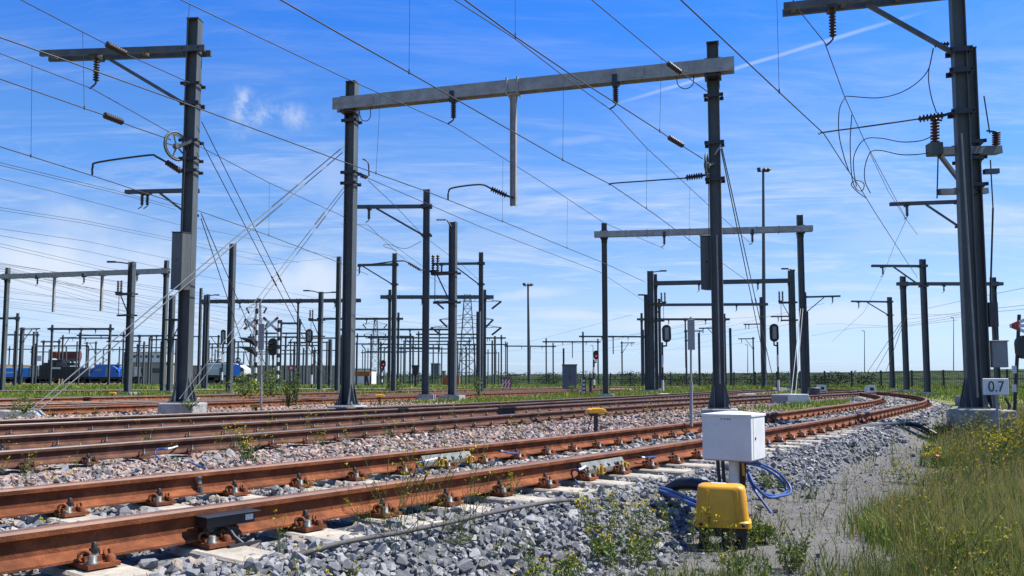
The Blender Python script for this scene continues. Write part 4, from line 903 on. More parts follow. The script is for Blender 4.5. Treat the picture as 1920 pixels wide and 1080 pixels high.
def guy(label, p0, p1, r=.022, m='rope', joints=(.5,), jr=.022, jl=.25):
    a, b = at(*p0), at(*p1); mb = MB(); mb.tube([a, b], r, 6)
    root = thing('guy_rope', label, 'guy rope', b, 'guy ropes'); mb.build('rope', m, root)
    for j in joints:
        q = a+(b-a)*j; d = (b-a).normalized(); mb = MB(); mb.tube([q-d*jl, q-d*jl*.8, q+d*jl*.8, q+d*jl], jr*.8, 6); mb.build('turnbuckle', 'dark' if m != 'rope' else 'steel_far', root)
    return b
guy('upper of the two thick pale guy ropes crossing in front of the left wheel mast', (652, 268, 22.5), (58, 768, 16.6), .013, joints=(.23, .28))
guy('lower of the two thick pale guy ropes crossing in front of the left wheel mast', (654, 276, 22.5), (72, 770, 16.5), .013, joints=(.3, .35))
guy('upper pale guy rope down to the foot of the left wheel mast', (652, 342, 22.5), (336, 748, 18.2), .008, joints=(.2,)); guy('lower pale guy rope down to the foot of the left wheel mast', (652, 350, 22.5), (348, 752, 18.1), .008, joints=(.2,))
guy('left strand of the long dark guy pair descending right from the left wheel mast', (380, 270, 19.5), (618, 728, 30), .012, 'wire', (.46,), .035, .22); guy('right strand of the long dark guy pair descending right from the left wheel mast', (378, 228, 19.5), (628, 730, 30), .012, 'wire', (.48,), .035, .22)
guy('left strand of the thin dark guy pair beside the dark bare mast', (377, 400, 33), (500, 690, 45), .02, 'wire', (.4,)); guy('right strand of the thin dark guy pair beside the dark bare mast', (377, 410, 33), (470, 690, 45), .02, 'wire', (.4,))
guy('left strand of the dark guy pair right of the large portal right post', (1352, 280, 20), (1442, 720, 38), .015, 'wire', (.5,), .03, .2); guy('right strand of the dark guy pair right of the large portal right post', (1352, 270, 20), (1452, 722, 38), .015, 'wire', (.5,), .03, .2)
guy('left of two pale guy ropes before the dark post at the white anchor block', (1503, 560, 41.5), (1483, 745, 33), .018, joints=()); guy('right of two pale guy ropes before the dark post at the white anchor block', (1507, 560, 41.5), (1491, 746, 33), .018, joints=())
for i, (a, b, w) in enumerate((((1692, 600, 54), (1625, 700, 80), 'first'), ((1690, 610, 54), (1640, 700, 80), 'second'), ((1700, 590, 54), (1660, 700, 78), 'third'))):
    guy('%s thin guy rope left of the curve mast, seen against pale sky' % w, a, b, .02, 'wire', (), 0)
# ---------------------------------------------------------------- anchors and small track side objects
def block(name, label, cat, u, v, Y, sx, sy, sz, m, yaw=YAW, bev=.03, group=None, z0=None):
    p = at(u, v, Y); p.z = z0 if z0 is not None else ground_z(p.x, p.y)-.05
    mb = MB(); mb.bz(p+UP*sz/2, sx, sy, sz, yaw); return tag(mb.solo(name, [m], p, bev), label, cat, group)
p = onz(18, 778, .05); mb = MB(); e1, e2 = axes(math.radians(20)); mb.prism([(-.95, 0), (.75, 0), (.55, .20), (-.8, .24)], p-e2*.4-UP*.1, p+e2*.4-UP*.1, e1, UP)
tag(mb.solo('anchor_block', ['concrete'], p, .03), 'concrete anchor block of the thick pale guy ropes at left edge', 'concrete block')
p = onz(322, 768, .03); mb = MB(); mb.prism([(-.75, 0), (.6, 0), (.5, .14), (-.25, .14)], p-e2*.35-UP*.08, p+e2*.35-UP*.08, e1, UP)
for k in (-.3, .1): mb.torus(p+e1*k+UP*.13, e2, .05, .012, 10, 5)
tag(mb.solo('anchor_block', ['concrete'], p, .02), 'sloped pale concrete anchor block with iron rings beside left wheel mast', 'concrete block')
p = onz(1487, 768, .0); p = at(1487, 764, 31); mb = MB(); mb.prism([(-.42, 0), (.5, 0), (.36, .5), (-.36, .5)], p-e2*.35, p+e2*.35, V((1, 0, 0)), UP)
tag(mb.solo('anchor_block', ['whitep'], p, .02), 'whitewashed anchor block under the two pale guy ropes', 'concrete block')
block('junction_box', 'low grey junction box beside the whitewashed anchor block', 'box', 1461, 768, 31, .55, .4, .42, 'grey')
p = onz(1527, 748, .0); mb = MB(); mb.lathe([(.26, 0), (.26, .5), (.3, .5), (.3, .56), (.1, .58)], p-UP*.05, UP, 14); mb.lathe([(.31, .1), (.31, .14)], p, UP, 14)
tag(mb.solo('pump_housing', ['grey_dark'], p), 'small round dark housing in the grass before the dark post', 'housing')
def mushroom(label, u, v, Y, s=1.0):
    p = at(u, v, Y); g = ground_z(p.x, p.y); zt = p.z
    root = thing('track_marker', label, 'track marker', (p.x, p.y, g), 'yellow mushroom markers')
    mb = MB(); mb.lathe([(.045*s, g-zt-.05), (.045*s, -.02)], p, UP, 8); mb.tube([p+V((-.05, 0, -.02)), p+V((-.16*s, 0, (g-zt)*.8))], .012*s, 5); mb.build('stem', 'dark', root)
    mb = MB(); e1 = V((.95, .3, 0)).normalized(); e2 = V((-e1.y, e1.x, 0))
    mb.prism([(-.18*s, -.03*s), (.18*s, -.03*s), (.20*s, 0), (.17*s, .05*s), (.08*s, .075*s), (-.08*s, .075*s), (-.17*s, .05*s), (-.20*s, 0)], p-e2*.11*s, p+e2*.11*s, e1, UP); mb.build('cap', 'yellow', root, .02*s)
mushroom('yellow mushroom marker by the dark track in front of the right big post', 1117, 772, 13.2, .8)
mushroom('yellow mushroom marker at the foot of the tall pale sign post', 480, 762, 20.5, .8)
mushroom('yellow mushroom marker left of the lamp topped switch mast', 211, 738, 40, .9); mushroom('yellow mushroom marker right of the large portal left post', 712, 743, 30, .9)
def signplate(label, u, v0, v1, w, vb, Y, m='grey', ulean=0):
    a = at(u, v0, Y); b = at(u, v1, Y); g = at(u+ulean, vb, Y); k = Y/F
    root = thing('plate_sign', label, 'sign', (g.x, g.y, g.z), 'narrow upright plates on thin posts')
    mb = MB(); mb.tube([g-UP*.1, V((a.x, a.y+.03, a.z+.04))], .016, 8); mb.tube([g-UP*.1, g+(a-g)*.38], .024, 8); mb.build('post', 'grey', root)
    mb = MB(); mb.box((a+b)/2, V((w*k/2, -.002, 0)), V((0, .012, 0)), UP*(a.z-b.z)/2); mb.build('plate', m, root, .004)
signplate('narrow pale grey plate seen from behind on thin post by the right big post', 1296, 599, 656, 13, 787, 12.5, 'grey')
signplate('narrow dark grey plate seen from behind on thin post right of the left wheel mast', 490, 607, 656, 11, 762, 20, 'grey')
# kilometre plate
FONT = None
def text_mesh(s, size, org, ex, ey, mname, parent, name='lettering', depth=.002):
    cu = bpy.data.curves.new('txt', 'FONT'); cu.body = s; cu.size = size; cu.align_x = 'CENTER'; cu.align_y = 'CENTER'; cu.extrude = depth
    o = bpy.data.objects.new('txt', cu); COL.objects.link(o); dg = bpy.context.evaluated_depsgraph_get(); me = bpy.data.meshes.new_from_object(o.evaluated_get(dg))
    bpy.data.objects.remove(o); en = ex.cross(ey); O = ORG[parent]
    for v in me.vertices: v.co = org+ex*v.co.x+ey*v.co.y+en*v.co.z-O
    me.materials.clear(); me.materials.append(M[mname]); r = bpy.data.objects.new(name, me); COL.objects.link(r); r.parent = parent; return r
Y7 = 13.6; c = at(1867, 725, Y7); g = at(1874, 836, Y7); root = thing('kilometre_sign', 'white board reading 0.7 on a leaning thin post at right edge', 'sign', g)
ex = V((.985, .17, 0)).normalized(); ey = V((0, 0, 1)); en = ex.cross(ey)
mb = MB(); mb.tube([g-UP*.15, c+V((.02, .03, .1))], .022, 8); mb.build('post', 'grey', root)
mb = MB(); mb.box(c, ex*.24, en*.008, ey*.135); mb.build('board', 'whitep', root, .02); text_mesh('0.7', .25, c+en*.011-ey*.005, ex, ey, 'black', root)
# white equipment box on a post
Yw = 6.15; a = at(1317, 865, Yw); b = at(1405, 865, Yw-.06); cc = at(1433, 859, Yw+.16); zt = at(1405, 781, Yw-.06).z; zb = b.z
e1 = (b-a); e1.z = 0; e2 = (cc-b); e2.z = 0; w1 = e1.length; w2 = .30; e1.normalize(); e2 = V((-e1.y, e1.x, 0)); e2 = (e2*.95+e1*.33).normalized(); e2 = V((-e1.y, e1.x, 0))
YB = math.radians(-34); e1 = V((math.cos(YB), math.sin(YB), 0)); e2 = V((-e1.y, e1.x, 0)); fl = at(1317, 862, Yw+.12); w1 = .375; w2 = .33
c = fl+e1*w1/2+e2*w2/2; gz_ = ground_z(c.x, c.y); root = thing('equipment_box', 'white enamel equipment box on a short post behind the yellow cover', 'box', (c.x, c.y, gz_))
H_ = zt-zb; mb = MB(); mb.box(V((c.x, c.y, zb+H_/2)), e1*w1/2, e2*w2/2, UP*H_/2); mb.build('casing', 'white', root, .008)
mb = MB(); mb.box(V((c.x, c.y, zt+.004)), e1*(w1/2+.006), e2*(w2/2+.006), UP*.010); mb.add([V((c.x, c.y, zt+.034))-e1*w1*.1, V((c.x, c.y, zt+.034))+e1*w1*.1]+[V((c.x, c.y, zt+.014))+e1*s*w1/2+e2*q*w2/2 for s, q in ((-1, -1), (1, -1), (1, 1), (-1, 1))], [(0, 2, 3, 1), (1, 3, 4), (1, 4, 5, 0), (0, 5, 2)]); mb.build('lid', 'white', root, .004)
mb = MB(); mb.box(V((c.x, c.y, zb+.004)), e1*(w1/2-.01), e2*(w2/2-.01), UP*.012); mb.build('floor_plate', 'grey', root)
mb = MB()
for k in (-.035, -.01, .012, .03): mb.box(V((c.x, c.y, zt-.022))-e2*(w2/2+.001)+e1*k, e1*.007, e2*.001, UP*.006)
mb.build('stamp_mark', 'grey', root)
mb = MB(); mb.box(V((c.x, c.y, zb+H_/2))+e1*(w1/2+.0008)-e2*w2*.36, e1*.0008, e2*.003, UP*H_*.47); mb.build('door_seam', 'grey', root)
mb = MB(); mb.lathe([(.011, 0), (.011, .004), (.005, .005)], V((c.x, c.y, zb+H_*.5))+e1*(w1/2)-e2*w2*.22, e1, 10); mb.build('lock', 'bolt', root)
mb = MB(); mb.lathe([(.042, 0), (.042, zb-gz_+.05)], V((c.x, c.y, gz_-.05)), UP, 14); mb.build('post', 'white', root)
mb = MB()
for k, r in ((-.13, .014), (-.09, .014), (.06, .016), (.08, .012)): mb.tube(spline([V((c.x, c.y, zb))+e1*k, V((c.x, c.y, zb-.12))+e1*(k*.95), V((c.x, c.y, zb-.3))+e1*(k*.8), V((c.x, c.y, gz_))+e1*k*.7], 4), r, 7)
mb.build('cable_entry', 'black', root); mb = MB(); mb.tube([V((c.x, c.y, zb))+e1*.075-e2*.03, V((c.x, c.y, zb-.12))+e1*.08-e2*.03], .010, 6); mb.build('yellow_tag', 'yellow', root)
# yellow cover on legs
Yy = 5.55; fl = at(1306, 990, Yy); YC = math.radians(-14); e1 = V((math.cos(YC), math.sin(YC), 0)); e2 = V((-e1.y, e1.x, 0)); k = Yy/F
wb = 106*k; db = wb*.62; zb = at(1350, 990, Yy).z; zt = at(1350, 912, Yy).z; c = at(1354, 990, Yy)+e2*db*.5; c.z = 0; g = ground_z(c.x, c.y)
root = thing('yellow_cover', 'yellow plastic equipment cover on black legs in front of the white box', 'equipment cover', (c.x, c.y, g))
def rrect(w, d, r, n=4):
    out = []
    for sx, sy, a0 in ((1, 1, 0), (-1, 1, 90), (-1, -1, 180), (1, -1, 270)):
        for i in range(n+1): t = math.radians(a0+90*i/n); out.append(((w/2-r)*sx+r*math.cos(t), (d/2-r)*sy+r*math.sin(t)))
    return out
mb = MB(); rings = [(zb, 1.0, .045), (zb+.035, 1.0, .045), (zb+.045, .925, .05), (zt-.03, .83, .055), (zt-.012, .80, .06), (zt, .70, .06), (zt+.004, .3, .03)]
vs = []; n = 20
for z, s, r in rings: vs += [V((c.x, c.y, z))+e1*x+e2*y for x, y in rrect(wb*s, db*s, r*s)]
mb.add(vs, [(i*n+q, i*n+(q+1) % n, (i+1)*n+(q+1) % n, (i+1)*n+q) for i in range(len(rings)-1) for q in range(n)], 0, True); mb.add(vs[-n:], [tuple(range(n))]); mb.add(vs[:n], [tuple(range(n))[::-1]])
o = mb.build('shell', 'yellow', root); es = o.modifiers.new('edge', 'EDGE_SPLIT'); es.split_angle = math.radians(38)
mb = MB()
for sx in (-1, 1):      # raised ribs on the faces
    mb.prism([(-.012, 0), (.012, 0), (.009, .006), (-.009, .006)], V((c.x, c.y, zb+.05))+e1*sx*wb*.27-e2*db*.458, V((c.x, c.y, zt-.03))+e1*sx*wb*.24-e2*db*.416, e1, -e2)
mb.build('rib', 'yellow', root)
mb = MB(); mb.bar(V((c.x, c.y, zt+.006))-e1*.07, V((c.x, c.y, zt+.006))+e1*.03, .05, .004); mb.build('label_sticker', 'whitep', root)
for sx in (-.36, .36):
    mb = MB(); mb.lathe([(.012, 0), (.012, .006), (.006, .008)], V((c.x, c.y, zb+.02))+e1*sx*wb-e2*db*.502, -e2, 8); mb.build('screw', 'bolt', root)
for sx, sy in ((-.33, -.3), (.05, -.3), (.36, -.25), (-.3, .3), (.3, .3)):
    q = V((c.x, c.y, 0))+e1*sx*wb+e2*sy*db; mb = MB(); mb.lathe([(.028, g-.05), (.026, zb)], V((q.x, q.y, 0)), UP, 8); mb.build('leg', 'black', root)
mb = MB(); mb.bz((c.x, c.y, zb-.03), wb*.7, db*.7, .06, YC); mb.build('inner_frame', 'black', root)
cb = V((c.x, c.y, 0))
YZ = lambda u, v, Y: at(u, v, Y)
def hose(label, pts, r, m='blue_cable'):
    P = spline([YZ(*p) for p in pts], 8); mb = MB(); mb.tube(P, r, 8); tag(mb.solo('blue_cable', [m], P[0]), label, 'cable', 'blue cables at the equipment box')
hose('outermost blue cable arching right from beneath the white box', [(1392, 866, 6.2), (1420, 868, 6.3), (1455, 884, 6.5), (1478, 907, 6.5), (1482, 924, 6.4), (1464, 930, 6.2), (1440, 932, 6.1), (1416, 912, 6.05), (1404, 888, 6.1)], .010)
hose('inner blue cable loop right of the short post', [(1398, 868, 6.2), (1430, 876, 6.35), (1462, 898, 6.5), (1474, 920, 6.5), (1460, 930, 6.3), (1432, 925, 6.15), (1410, 905, 6.1), (1400, 880, 6.15)], .011)
hose('blue cable running from the loop down onto the grit path', [(1402, 892, 6.1), (1414, 918, 6.05), (1430, 940, 6.0), (1446, 962, 5.95)], .009)
hose('upper blue cable emerging from the ballast left of the yellow cover', [(1196, 909, 7.1), (1225, 912, 6.9), (1262, 922, 6.5), (1300, 938, 6.0), (1330, 948, 5.9)], .016)
hose('lower blue cable emerging from the ballast left of the yellow cover', [(1200, 912, 7.05), (1222, 917, 6.8), (1258, 928, 6.4), (1298, 946, 5.95), (1330, 958, 5.85)], .018)
mb = MB(); mb.tube(spline([YZ(1255, 918, 6.7), YZ(1275, 908, 6.6), YZ(1300, 908, 6.5), YZ(1330, 915, 6.4)], 6), .05, 8); tag(mb.solo('cable_sleeve', ['black'], YZ(1275, 908, 6.6)), 'black rubber cable sleeve lying behind the yellow cover', 'cable sleeve')
mb = MB(); mb.tube(spline([onz(1600, 803, -.02), onz(1660, 797, .0), onz(1700, 795, -.02), onz(1727, 800, -.06), onz(1755, 815, -.2)], 6), .045, 8); tag(mb.solo('drain_hose', ['black'], onz(1700, 795, 0)), 'thick black hose crossing the grey ballast toward the right mast base', 'hose')
# cabinet, striped board, number post
p = at(1068, 731, 70); root = thing('relay_cabinet', 'tall dark blue grey relay cabinet standing in the grass', 'cabinet', p); hh = at(1068, 685, 70).z-p.z
mb = MB(); mb.bz(p+UP*hh/2, 1.2, .6, hh, 0); mb.build('body', 'grey_dark', root, .02); mb = MB(); mb.bz(p+UP*(hh+.04), 1.28, .7, .1, 0); mb.build('roof', 'grey_dark', root)
for s in (-1, 1): mb = MB(); mb.bz(p+V((s*.29, -.315, hh*.52)), .55, .025, hh*.86, 0); d = mb.build('door', 'grey_dark', root); mb = MB(); mb.bz(p+V((s*.05, -.335, hh*.5)), .03, .02, .25, 0); mb.build('handle', 'black', d)
p = at(950, 732, 62); root = thing('striped_board', 'low board with red and white diagonal stripes and dark top', 'warning board', p); k = 62/F
mb = MB(); mb.bz(p+UP*.57, 16*k, .04, 18*k, 0); mb.build('board', 'whitep', root); mb = MB(); mb.bz(p+UP*.9, 16*k, .045, 5*k, 0); mb.build('top_strip', 'grey_dark', root)
mb = MB(); W2 = 8*k
for i in range(3):
    for r_ in range(2):
        x0 = -W2+i*W2*.72+.02; zc = .24+r_*.33; mb.add([p+V((x0, -.023, zc)), p+V((x0+.14, -.023, zc)), p+V((x0+.25, -.023, zc+.3)), p+V((x0+.11, -.023, zc+.3))], [(0, 1, 2, 3)])
mb.build('stripes', 'red', root); mb = MB(); [mb.bz(p+V((s*.28, .03, .3)), .05, .05, .75, 0) for s in (-1, 1)]; mb.build('leg', 'dark', root)
p = at(1094, 744, 48); root = thing('number_post', 'low black post with a column of white marks near the far portal', 'post', p); k = 48/F
mb = MB(); mb.bz(p+UP*.55, 9*k, .08, 37*k, 0); mb.build('plate', 'black', root); mb = MB(); mb.bz(p+V((-.09, -.05, .55)), .05, .02, 1.1, 0); mb.build('edge', 'whitep', root)
mb = MB(); [mb.bz(p+V((.03, -.05, .26+i*.22)), .1, .02, .13, 0) for i in range(4)]; mb.build('mark', 'whitep', root); mb = MB(); mb.bz(p+V((.42, .1, .5)), .14, .12, 1.0, 0); mb.bz(p+V((.42, .1, 1.05)), .3, .2, .08, 0); mb.build('side_post', 'dark', root)
for lab, u, v, Y in (('left of two small white trapezoid signal boxes in the curve', 1542, 733, 55), ('right of two small white trapezoid signal boxes in the curve', 1635, 735, 50)):
    p = at(u, v, Y); root = thing('dwarf_signal', lab, 'ground signal', p, 'white ground signals in the curve'); mb = MB(); mb.prism([(-.3, 0), (.3, 0), (.22, .4), (-.22, .4)], p, p+V((0, .4, 0)), V((1, 0, 0)), UP); mb.build('housing', 'whitep', root); mb = MB(); mb.bz(p+V((0, -.01, .18)), .22, .03, .18, 0); mb.build('mark', 'black', root)
for lab, u, v in (('white ground plate between dark rails near the oval signal', 1246, 740.5), ('white ground plate on the dark track right of the big post base', 1405, 741)):
    p = onz(u, v, .08); mb = MB(); mb.bz(p, .55, .5, .16, 0); tag(mb.solo('ground_plate', ['whitep'], p, .02), lab, 'plate', 'white plates between the rails')
# ---------------------------------------------------------------- signals
def oval(mb, c, rx, rz, th, mi=0, n=18, dirn=V((0, -1, 0))):
    a = V((-dirn.y, dirn.x, 0)); pr = [(rx*math.cos(2*math.pi*i/n), (rz-rx)*(1 if math.sin(2*math.pi*i/n) > 0 else -1)+rx*math.sin(2*math.pi*i/n)) for i in range(n)]
    mb.prism(pr, c, c+dirn*th, a, UP, mi)
def signal(label, u, v0, v1, w, vb, up, Y, back=True, lamp=None, bands=True, hoods=False, group='railway signals', name='signal'):
    k = Y/F; c = at(u, (v0+v1)/2, Y); g = at(up, vb, Y); rz = (v1-v0)/2*k; rx = w/2*k
    root = thing(name, label, 'railway signal', g, group)
    mb = MB(); oval(mb, c, rx, rz, .12)
    if back: oval(mb, c, rx*.8, rz*.9, -.12)
    mb.build('head', 'black', root)
    if back: mb = MB(); mb.box(c+V((0, -.14, 0)), V((rx*.42, 0, 0)), V((0, .03, 0)), UP*rz*.68); mb.build('back_box', 'grey', root)
    mb = MB(); pz = c.z-rz-.25; mb.tube([V((c.x, c.y, c.z-rz*.9)), V((c.x, c.y, pz)), V((g.x, g.y, pz-.05))], .07, 8); mb.tube([V((g.x, g.y, pz+.25)), g-UP*.2], .075, 8); mb.build('post', 'black', root)
    if bands:
        H = pz-g.z
        for f0, f1 in ((.05, .28), (.55, .8)): mb = MB(); mb.lathe([(.09, H*f0), (.09, H*f1)], g, UP, 8); mb.build('white_band', 'whitep', root)
    if lamp: mb = MB(); mb.lathe([(.08, .121), (.08, .15)], c+UP*rz*lamp, V((0, -1, 0)), 10); mb.build('red_lamp', 'redlamp', root)
    if hoods:
        for h in (.35, -.3): q = c+UP*rz*h+V((-rx*.2, -.12, 0)); mb = MB(); mb.add([q+V((.1, 0, .12)), q+V((-.55, -.1, .0)), q+V((.1, -.25, .02)), q+V((.1, 0, -.06)), q+V((-.2, -.1, -.08))], [(0, 1, 2), (0, 3, 4, 1), (2, 1, 4, 3)]); mb.build('hood', 'black', root)
    return root
signal('oval signal seen from behind right of the dark post cluster', 1249.5, 609, 642, 17, 738, 1243, 62)
signal('oval signal seen from behind left of the guy roped dark post', 1451, 607, 641, 17, 738, 1460, 62)
signal('oval signal back hanging left of the lamp topped mast by the crossing', 580, 617, 643, 14, 724, 584, 72)
signal('narrow oval signal half hidden left of the dark bare mast', 419, 618, 646, 9, 716, 416, 75)
signal('red signal light left of the ribbed portal post', 1117.5, 657, 674, 10, 724, 1114, 75, False, -.25)
signal('red signal light inside the dark post cluster', 1227, 657, 676, 10, 720, 1227, 80, False, -.15)
signal('red signal light glowing behind the slim mast', 719, 675, 689, 9, 718, 716, 85, False, -.2)
signal('black oval crossing lamp with hoods beside the striped post', 512, 634, 667, 17, 726, 511, 62, False, None, False, True)
def striped(label, u, v0, v1, Y, w=5):
    k = Y/F; p = at(u, v1, Y); H = at(u, v0, Y).z-p.z; root = thing('striped_post', label, 'post', p, 'black and white banded crossing posts')
    mb = MB(); mb.lathe([(w*k/2, 0), (w*k/2, H)], p, UP, 10); mb.build('pole', 'black', root)
    n = 8; 
    for i in range(n): mb = MB(); mb.lathe([(w*k/2*1.06, H*(i+.5)/n*.95), (w*k/2*1.06, H*(i+1)/n*.95)], p, UP, 10); mb.build('white_band', 'whitep', root)
    return root, p, H, k
sp1, p1, H1, k1 = striped('banded black and white post with crossing cross, behind the tall plate', 478.5, 560, 730, 58, 5); sp2, p2, H2, k2 = striped('banded black and white post behind the black oval crossing lamp', 520, 600, 735, 60, 5)
def saltire(root, c, L, w, rot=0):
    for s in (-1, 1):
        d = V((math.cos(math.radians(42*s)), 0, math.sin(math.radians(42*s)))); n = V((-d.z, 0, d.x)); mb = MB(); mb.box(c+V((0, -.03*s-.08, 0)), d*L, V((0, .01, 0)), n*w); b = mb.build('cross_arm', 'whitep', root)
        for q in (-1, 1): mb = MB(); mb.box(c+V((0, -.03*s-.095, 0))+d*L*q*.8, d*L*.2, V((0, .008, 0)), n*w*1.02); mb.build('red_tip', 'red', b)
saltire(sp1, at(470, 608, 58), .55, .09); saltire(sp2, at(508, 608, 60), .75, .09)
for v in (640, 657):
    q = at(470, v, 57.8); mb = MB(); mb.add([q+V((.2, 0, .25)), q+V((-.85, -.2, .28)), q+V((.2, -.4, .1)), q+V((.45, 0, -.45)), q+V((.1, -.2, -.2))], [(0, 1, 2), (0, 3, 4, 1), (2, 1, 4, 3), (0, 2, 3)]); mb.build('hood', 'black', sp1)
Yx = 24; p = at(1900, 780, Yx); root = thing('crossing_signal', 'red and white crossing cross above a dark lamp, cut by right edge', 'crossing signal', p)
mb = MB(); mb.tube([p-UP*.3, at(1911, 590, Yx)], .05, 8); mb.build('post', 'black', root)
c = at(1918, 611, Yx)
for s in (-1, 0, 1):
    d = V((math.cos(math.radians(22*s)), 0, math.sin(math.radians(22*s)))); n = V((-d.z, 0, d.x)); q = c+UP*.16*s
    mb = MB(); mb.box(q+V((0, -.05-.012*s, 0)), d*.42, V((0, .005, 0)), n*.05); b = mb.build('cross_arm', 'whitep', root); mb = MB(); mb.box(q+V((0, -.062-.012*s, 0))-d*.26, d*.10, V((0, .005, 0)), n*.052); mb.build('red_tip', 'red', b)
mb = MB(); oval(mb, at(1917, 651, Yx), .24, .34, .15); mb.build('lamp_head', 'black', root)
for h in (700, 735): mb = MB(); mb.lathe([(.062, 0), (.062, .22)], at(1902, h, Yx), UP, 8); mb.build('white_band', 'whitep', root)
p = at(546, 716, 110); root = thing('round_sign', 'round red and white sign far behind the guy ropes', 'sign', p); mb = MB(); mb.tube([p, at(546, 690, 110)], .05, 6); mb.build('post', 'grey', root)
mb = MB(); mb.lathe([(.42, 0), (.42, .03)], at(546, 690, 109.9), V((0, -1, 0)), 16); mb.build('disc', 'red', root); mb = MB(); mb.lathe([(.2, .031), (.2, .04)], at(546, 690, 109.9), V((0, -1, 0)), 16); mb.build('centre_mark', 'whitep', root)
# floodlight masts and thin poles
def flood(label, u, vt, vb, Y, w, heads=3):
    p = at(u+2, vb, Y); t = at(u, vt, Y); k = Y/F; root = thing('floodlight_mast', label, 'floodlight mast', p, 'tall floodlight masts'); mb = MB(); mb.tube([p, p+(t-p)*.5, t], w*k/2*1.5, 8, r1=w*k/2*.75); mb.build('pole', 'steel_far', root)
    for i in range(heads):
        a = (i-(heads-1)/2)*.55; mb = MB(); mb.bar(t+V((a, 0, .1)), t+V((a+.25*(1 if a >= 0 else -1), -.5, .35)), .45, .3); mb.build('lamp', 'dark', root)
    mb = MB(); mb.bar(t-V((.8, 0, 0)), t+V((.8, 0, 0)), .12, .1); mb.build('crossbar', 'dark', root)
flood('tallest slender floodlight mast left of the dark post with guy ropes', 1431, 322, 728, 115, 6); flood('slender floodlight mast standing alone in the open sky', 990, 536, 716, 150, 4.5)
for lab, u, vt, Y in (('thin lamp pole left of the curve masts', 1621, 621, 150), ('thin lamp pole between the curve masts and right mast', 1788, 596, 140), ('faint thin lamp pole right of the weight box', 1402, 647, 160), ('faint thin pole left of the white plate', 1112, 648, 170)):
    p = at(u, 712, Y); mb = MB(); mb.tube([p, at(u, vt, Y)], .09, 6, r1=.05); mb.bar(at(u, vt, Y), at(u-5, vt-1, Y), .12, .1); tag(mb.solo('lamp_pole', ['steel_far'], p), lab, 'lamp pole', 'thin far lamp poles')
# lattice pylons
def pylon(label, u, vb, vt, Y, wb, wt, arms):
    k = Y/F; p = at(u, vb, Y); H = at(u, vt, Y).z-p.z; root = thing('lattice_pylon', label, 'power pylon', p, 'lattice power pylons'); L = 9; mb = MB(); r = .16
    lev = []
    for i in range(L+1):
        f = 1-(1-i/L)**1.25; w = (wb+(wt-wb)*f)*k/2; z = p.z+H*f; lev.append([V((p.x+sx*w, p.y+sy*w, z)) for sx, sy in ((-1, -1), (1, -1), (1, 1), (-1, 1))])
    for i in range(L):
        for j in range(4):
            mb.bar(lev[i][j], lev[i+1][j], r, r); n = (j+1) % 4; mb.bar(lev[i][j], lev[i+1][n], r*.6, r*.6); mb.bar(lev[i][n], lev[i+1][j], r*.6, r*.6); mb.bar(lev[i+1][j], lev[i+1][n], r*.6, r*.6)
    mb.build('tower', 'steel_far', root)
    for v, ul, ur in arms:
        c = at(u, v, Y); mb = MB()
        for ue in (ul, ur):
            e = at(ue, v+2, Y); mb.bar(c+UP*1.2, e, r*.8, r*.8); mb.bar(c-UP*.4, e, r*.8, r*.8)
            for q in (.3, .55, .8): mb.bar(c+UP*1.2+(e-c-UP*1.2)*q, c-UP*.4+(e-c+UP*.4)*(q-.12), r*.5, r*.5)
        mb.build('crossarm', 'steel_far', root)
        for ue in (ul, ur): e = at(ue, v+2, Y); mb = MB(); mb.bar(e, e+(c-e)*.28-UP*2.2, .5, .5); mb.build('insulator', 'dark', root)
pylon('large lattice pylon behind the centre masts', 876, 722, 553, 230, 34, 12, ((563, 815, 940), (597, 824, 925), (612, 808, 940)))
pylon('faint smaller lattice pylon left of the slim mast', 703, 716, 598, 420, 18, 5, ((606, 680, 726), (625, 682, 724), (645, 678, 730)))
pylon('lattice pylon behind the lamp of the crossing lights', 481, 712, 560, 300, 20, 6, ((575, 462, 500), (600, 458, 504)))
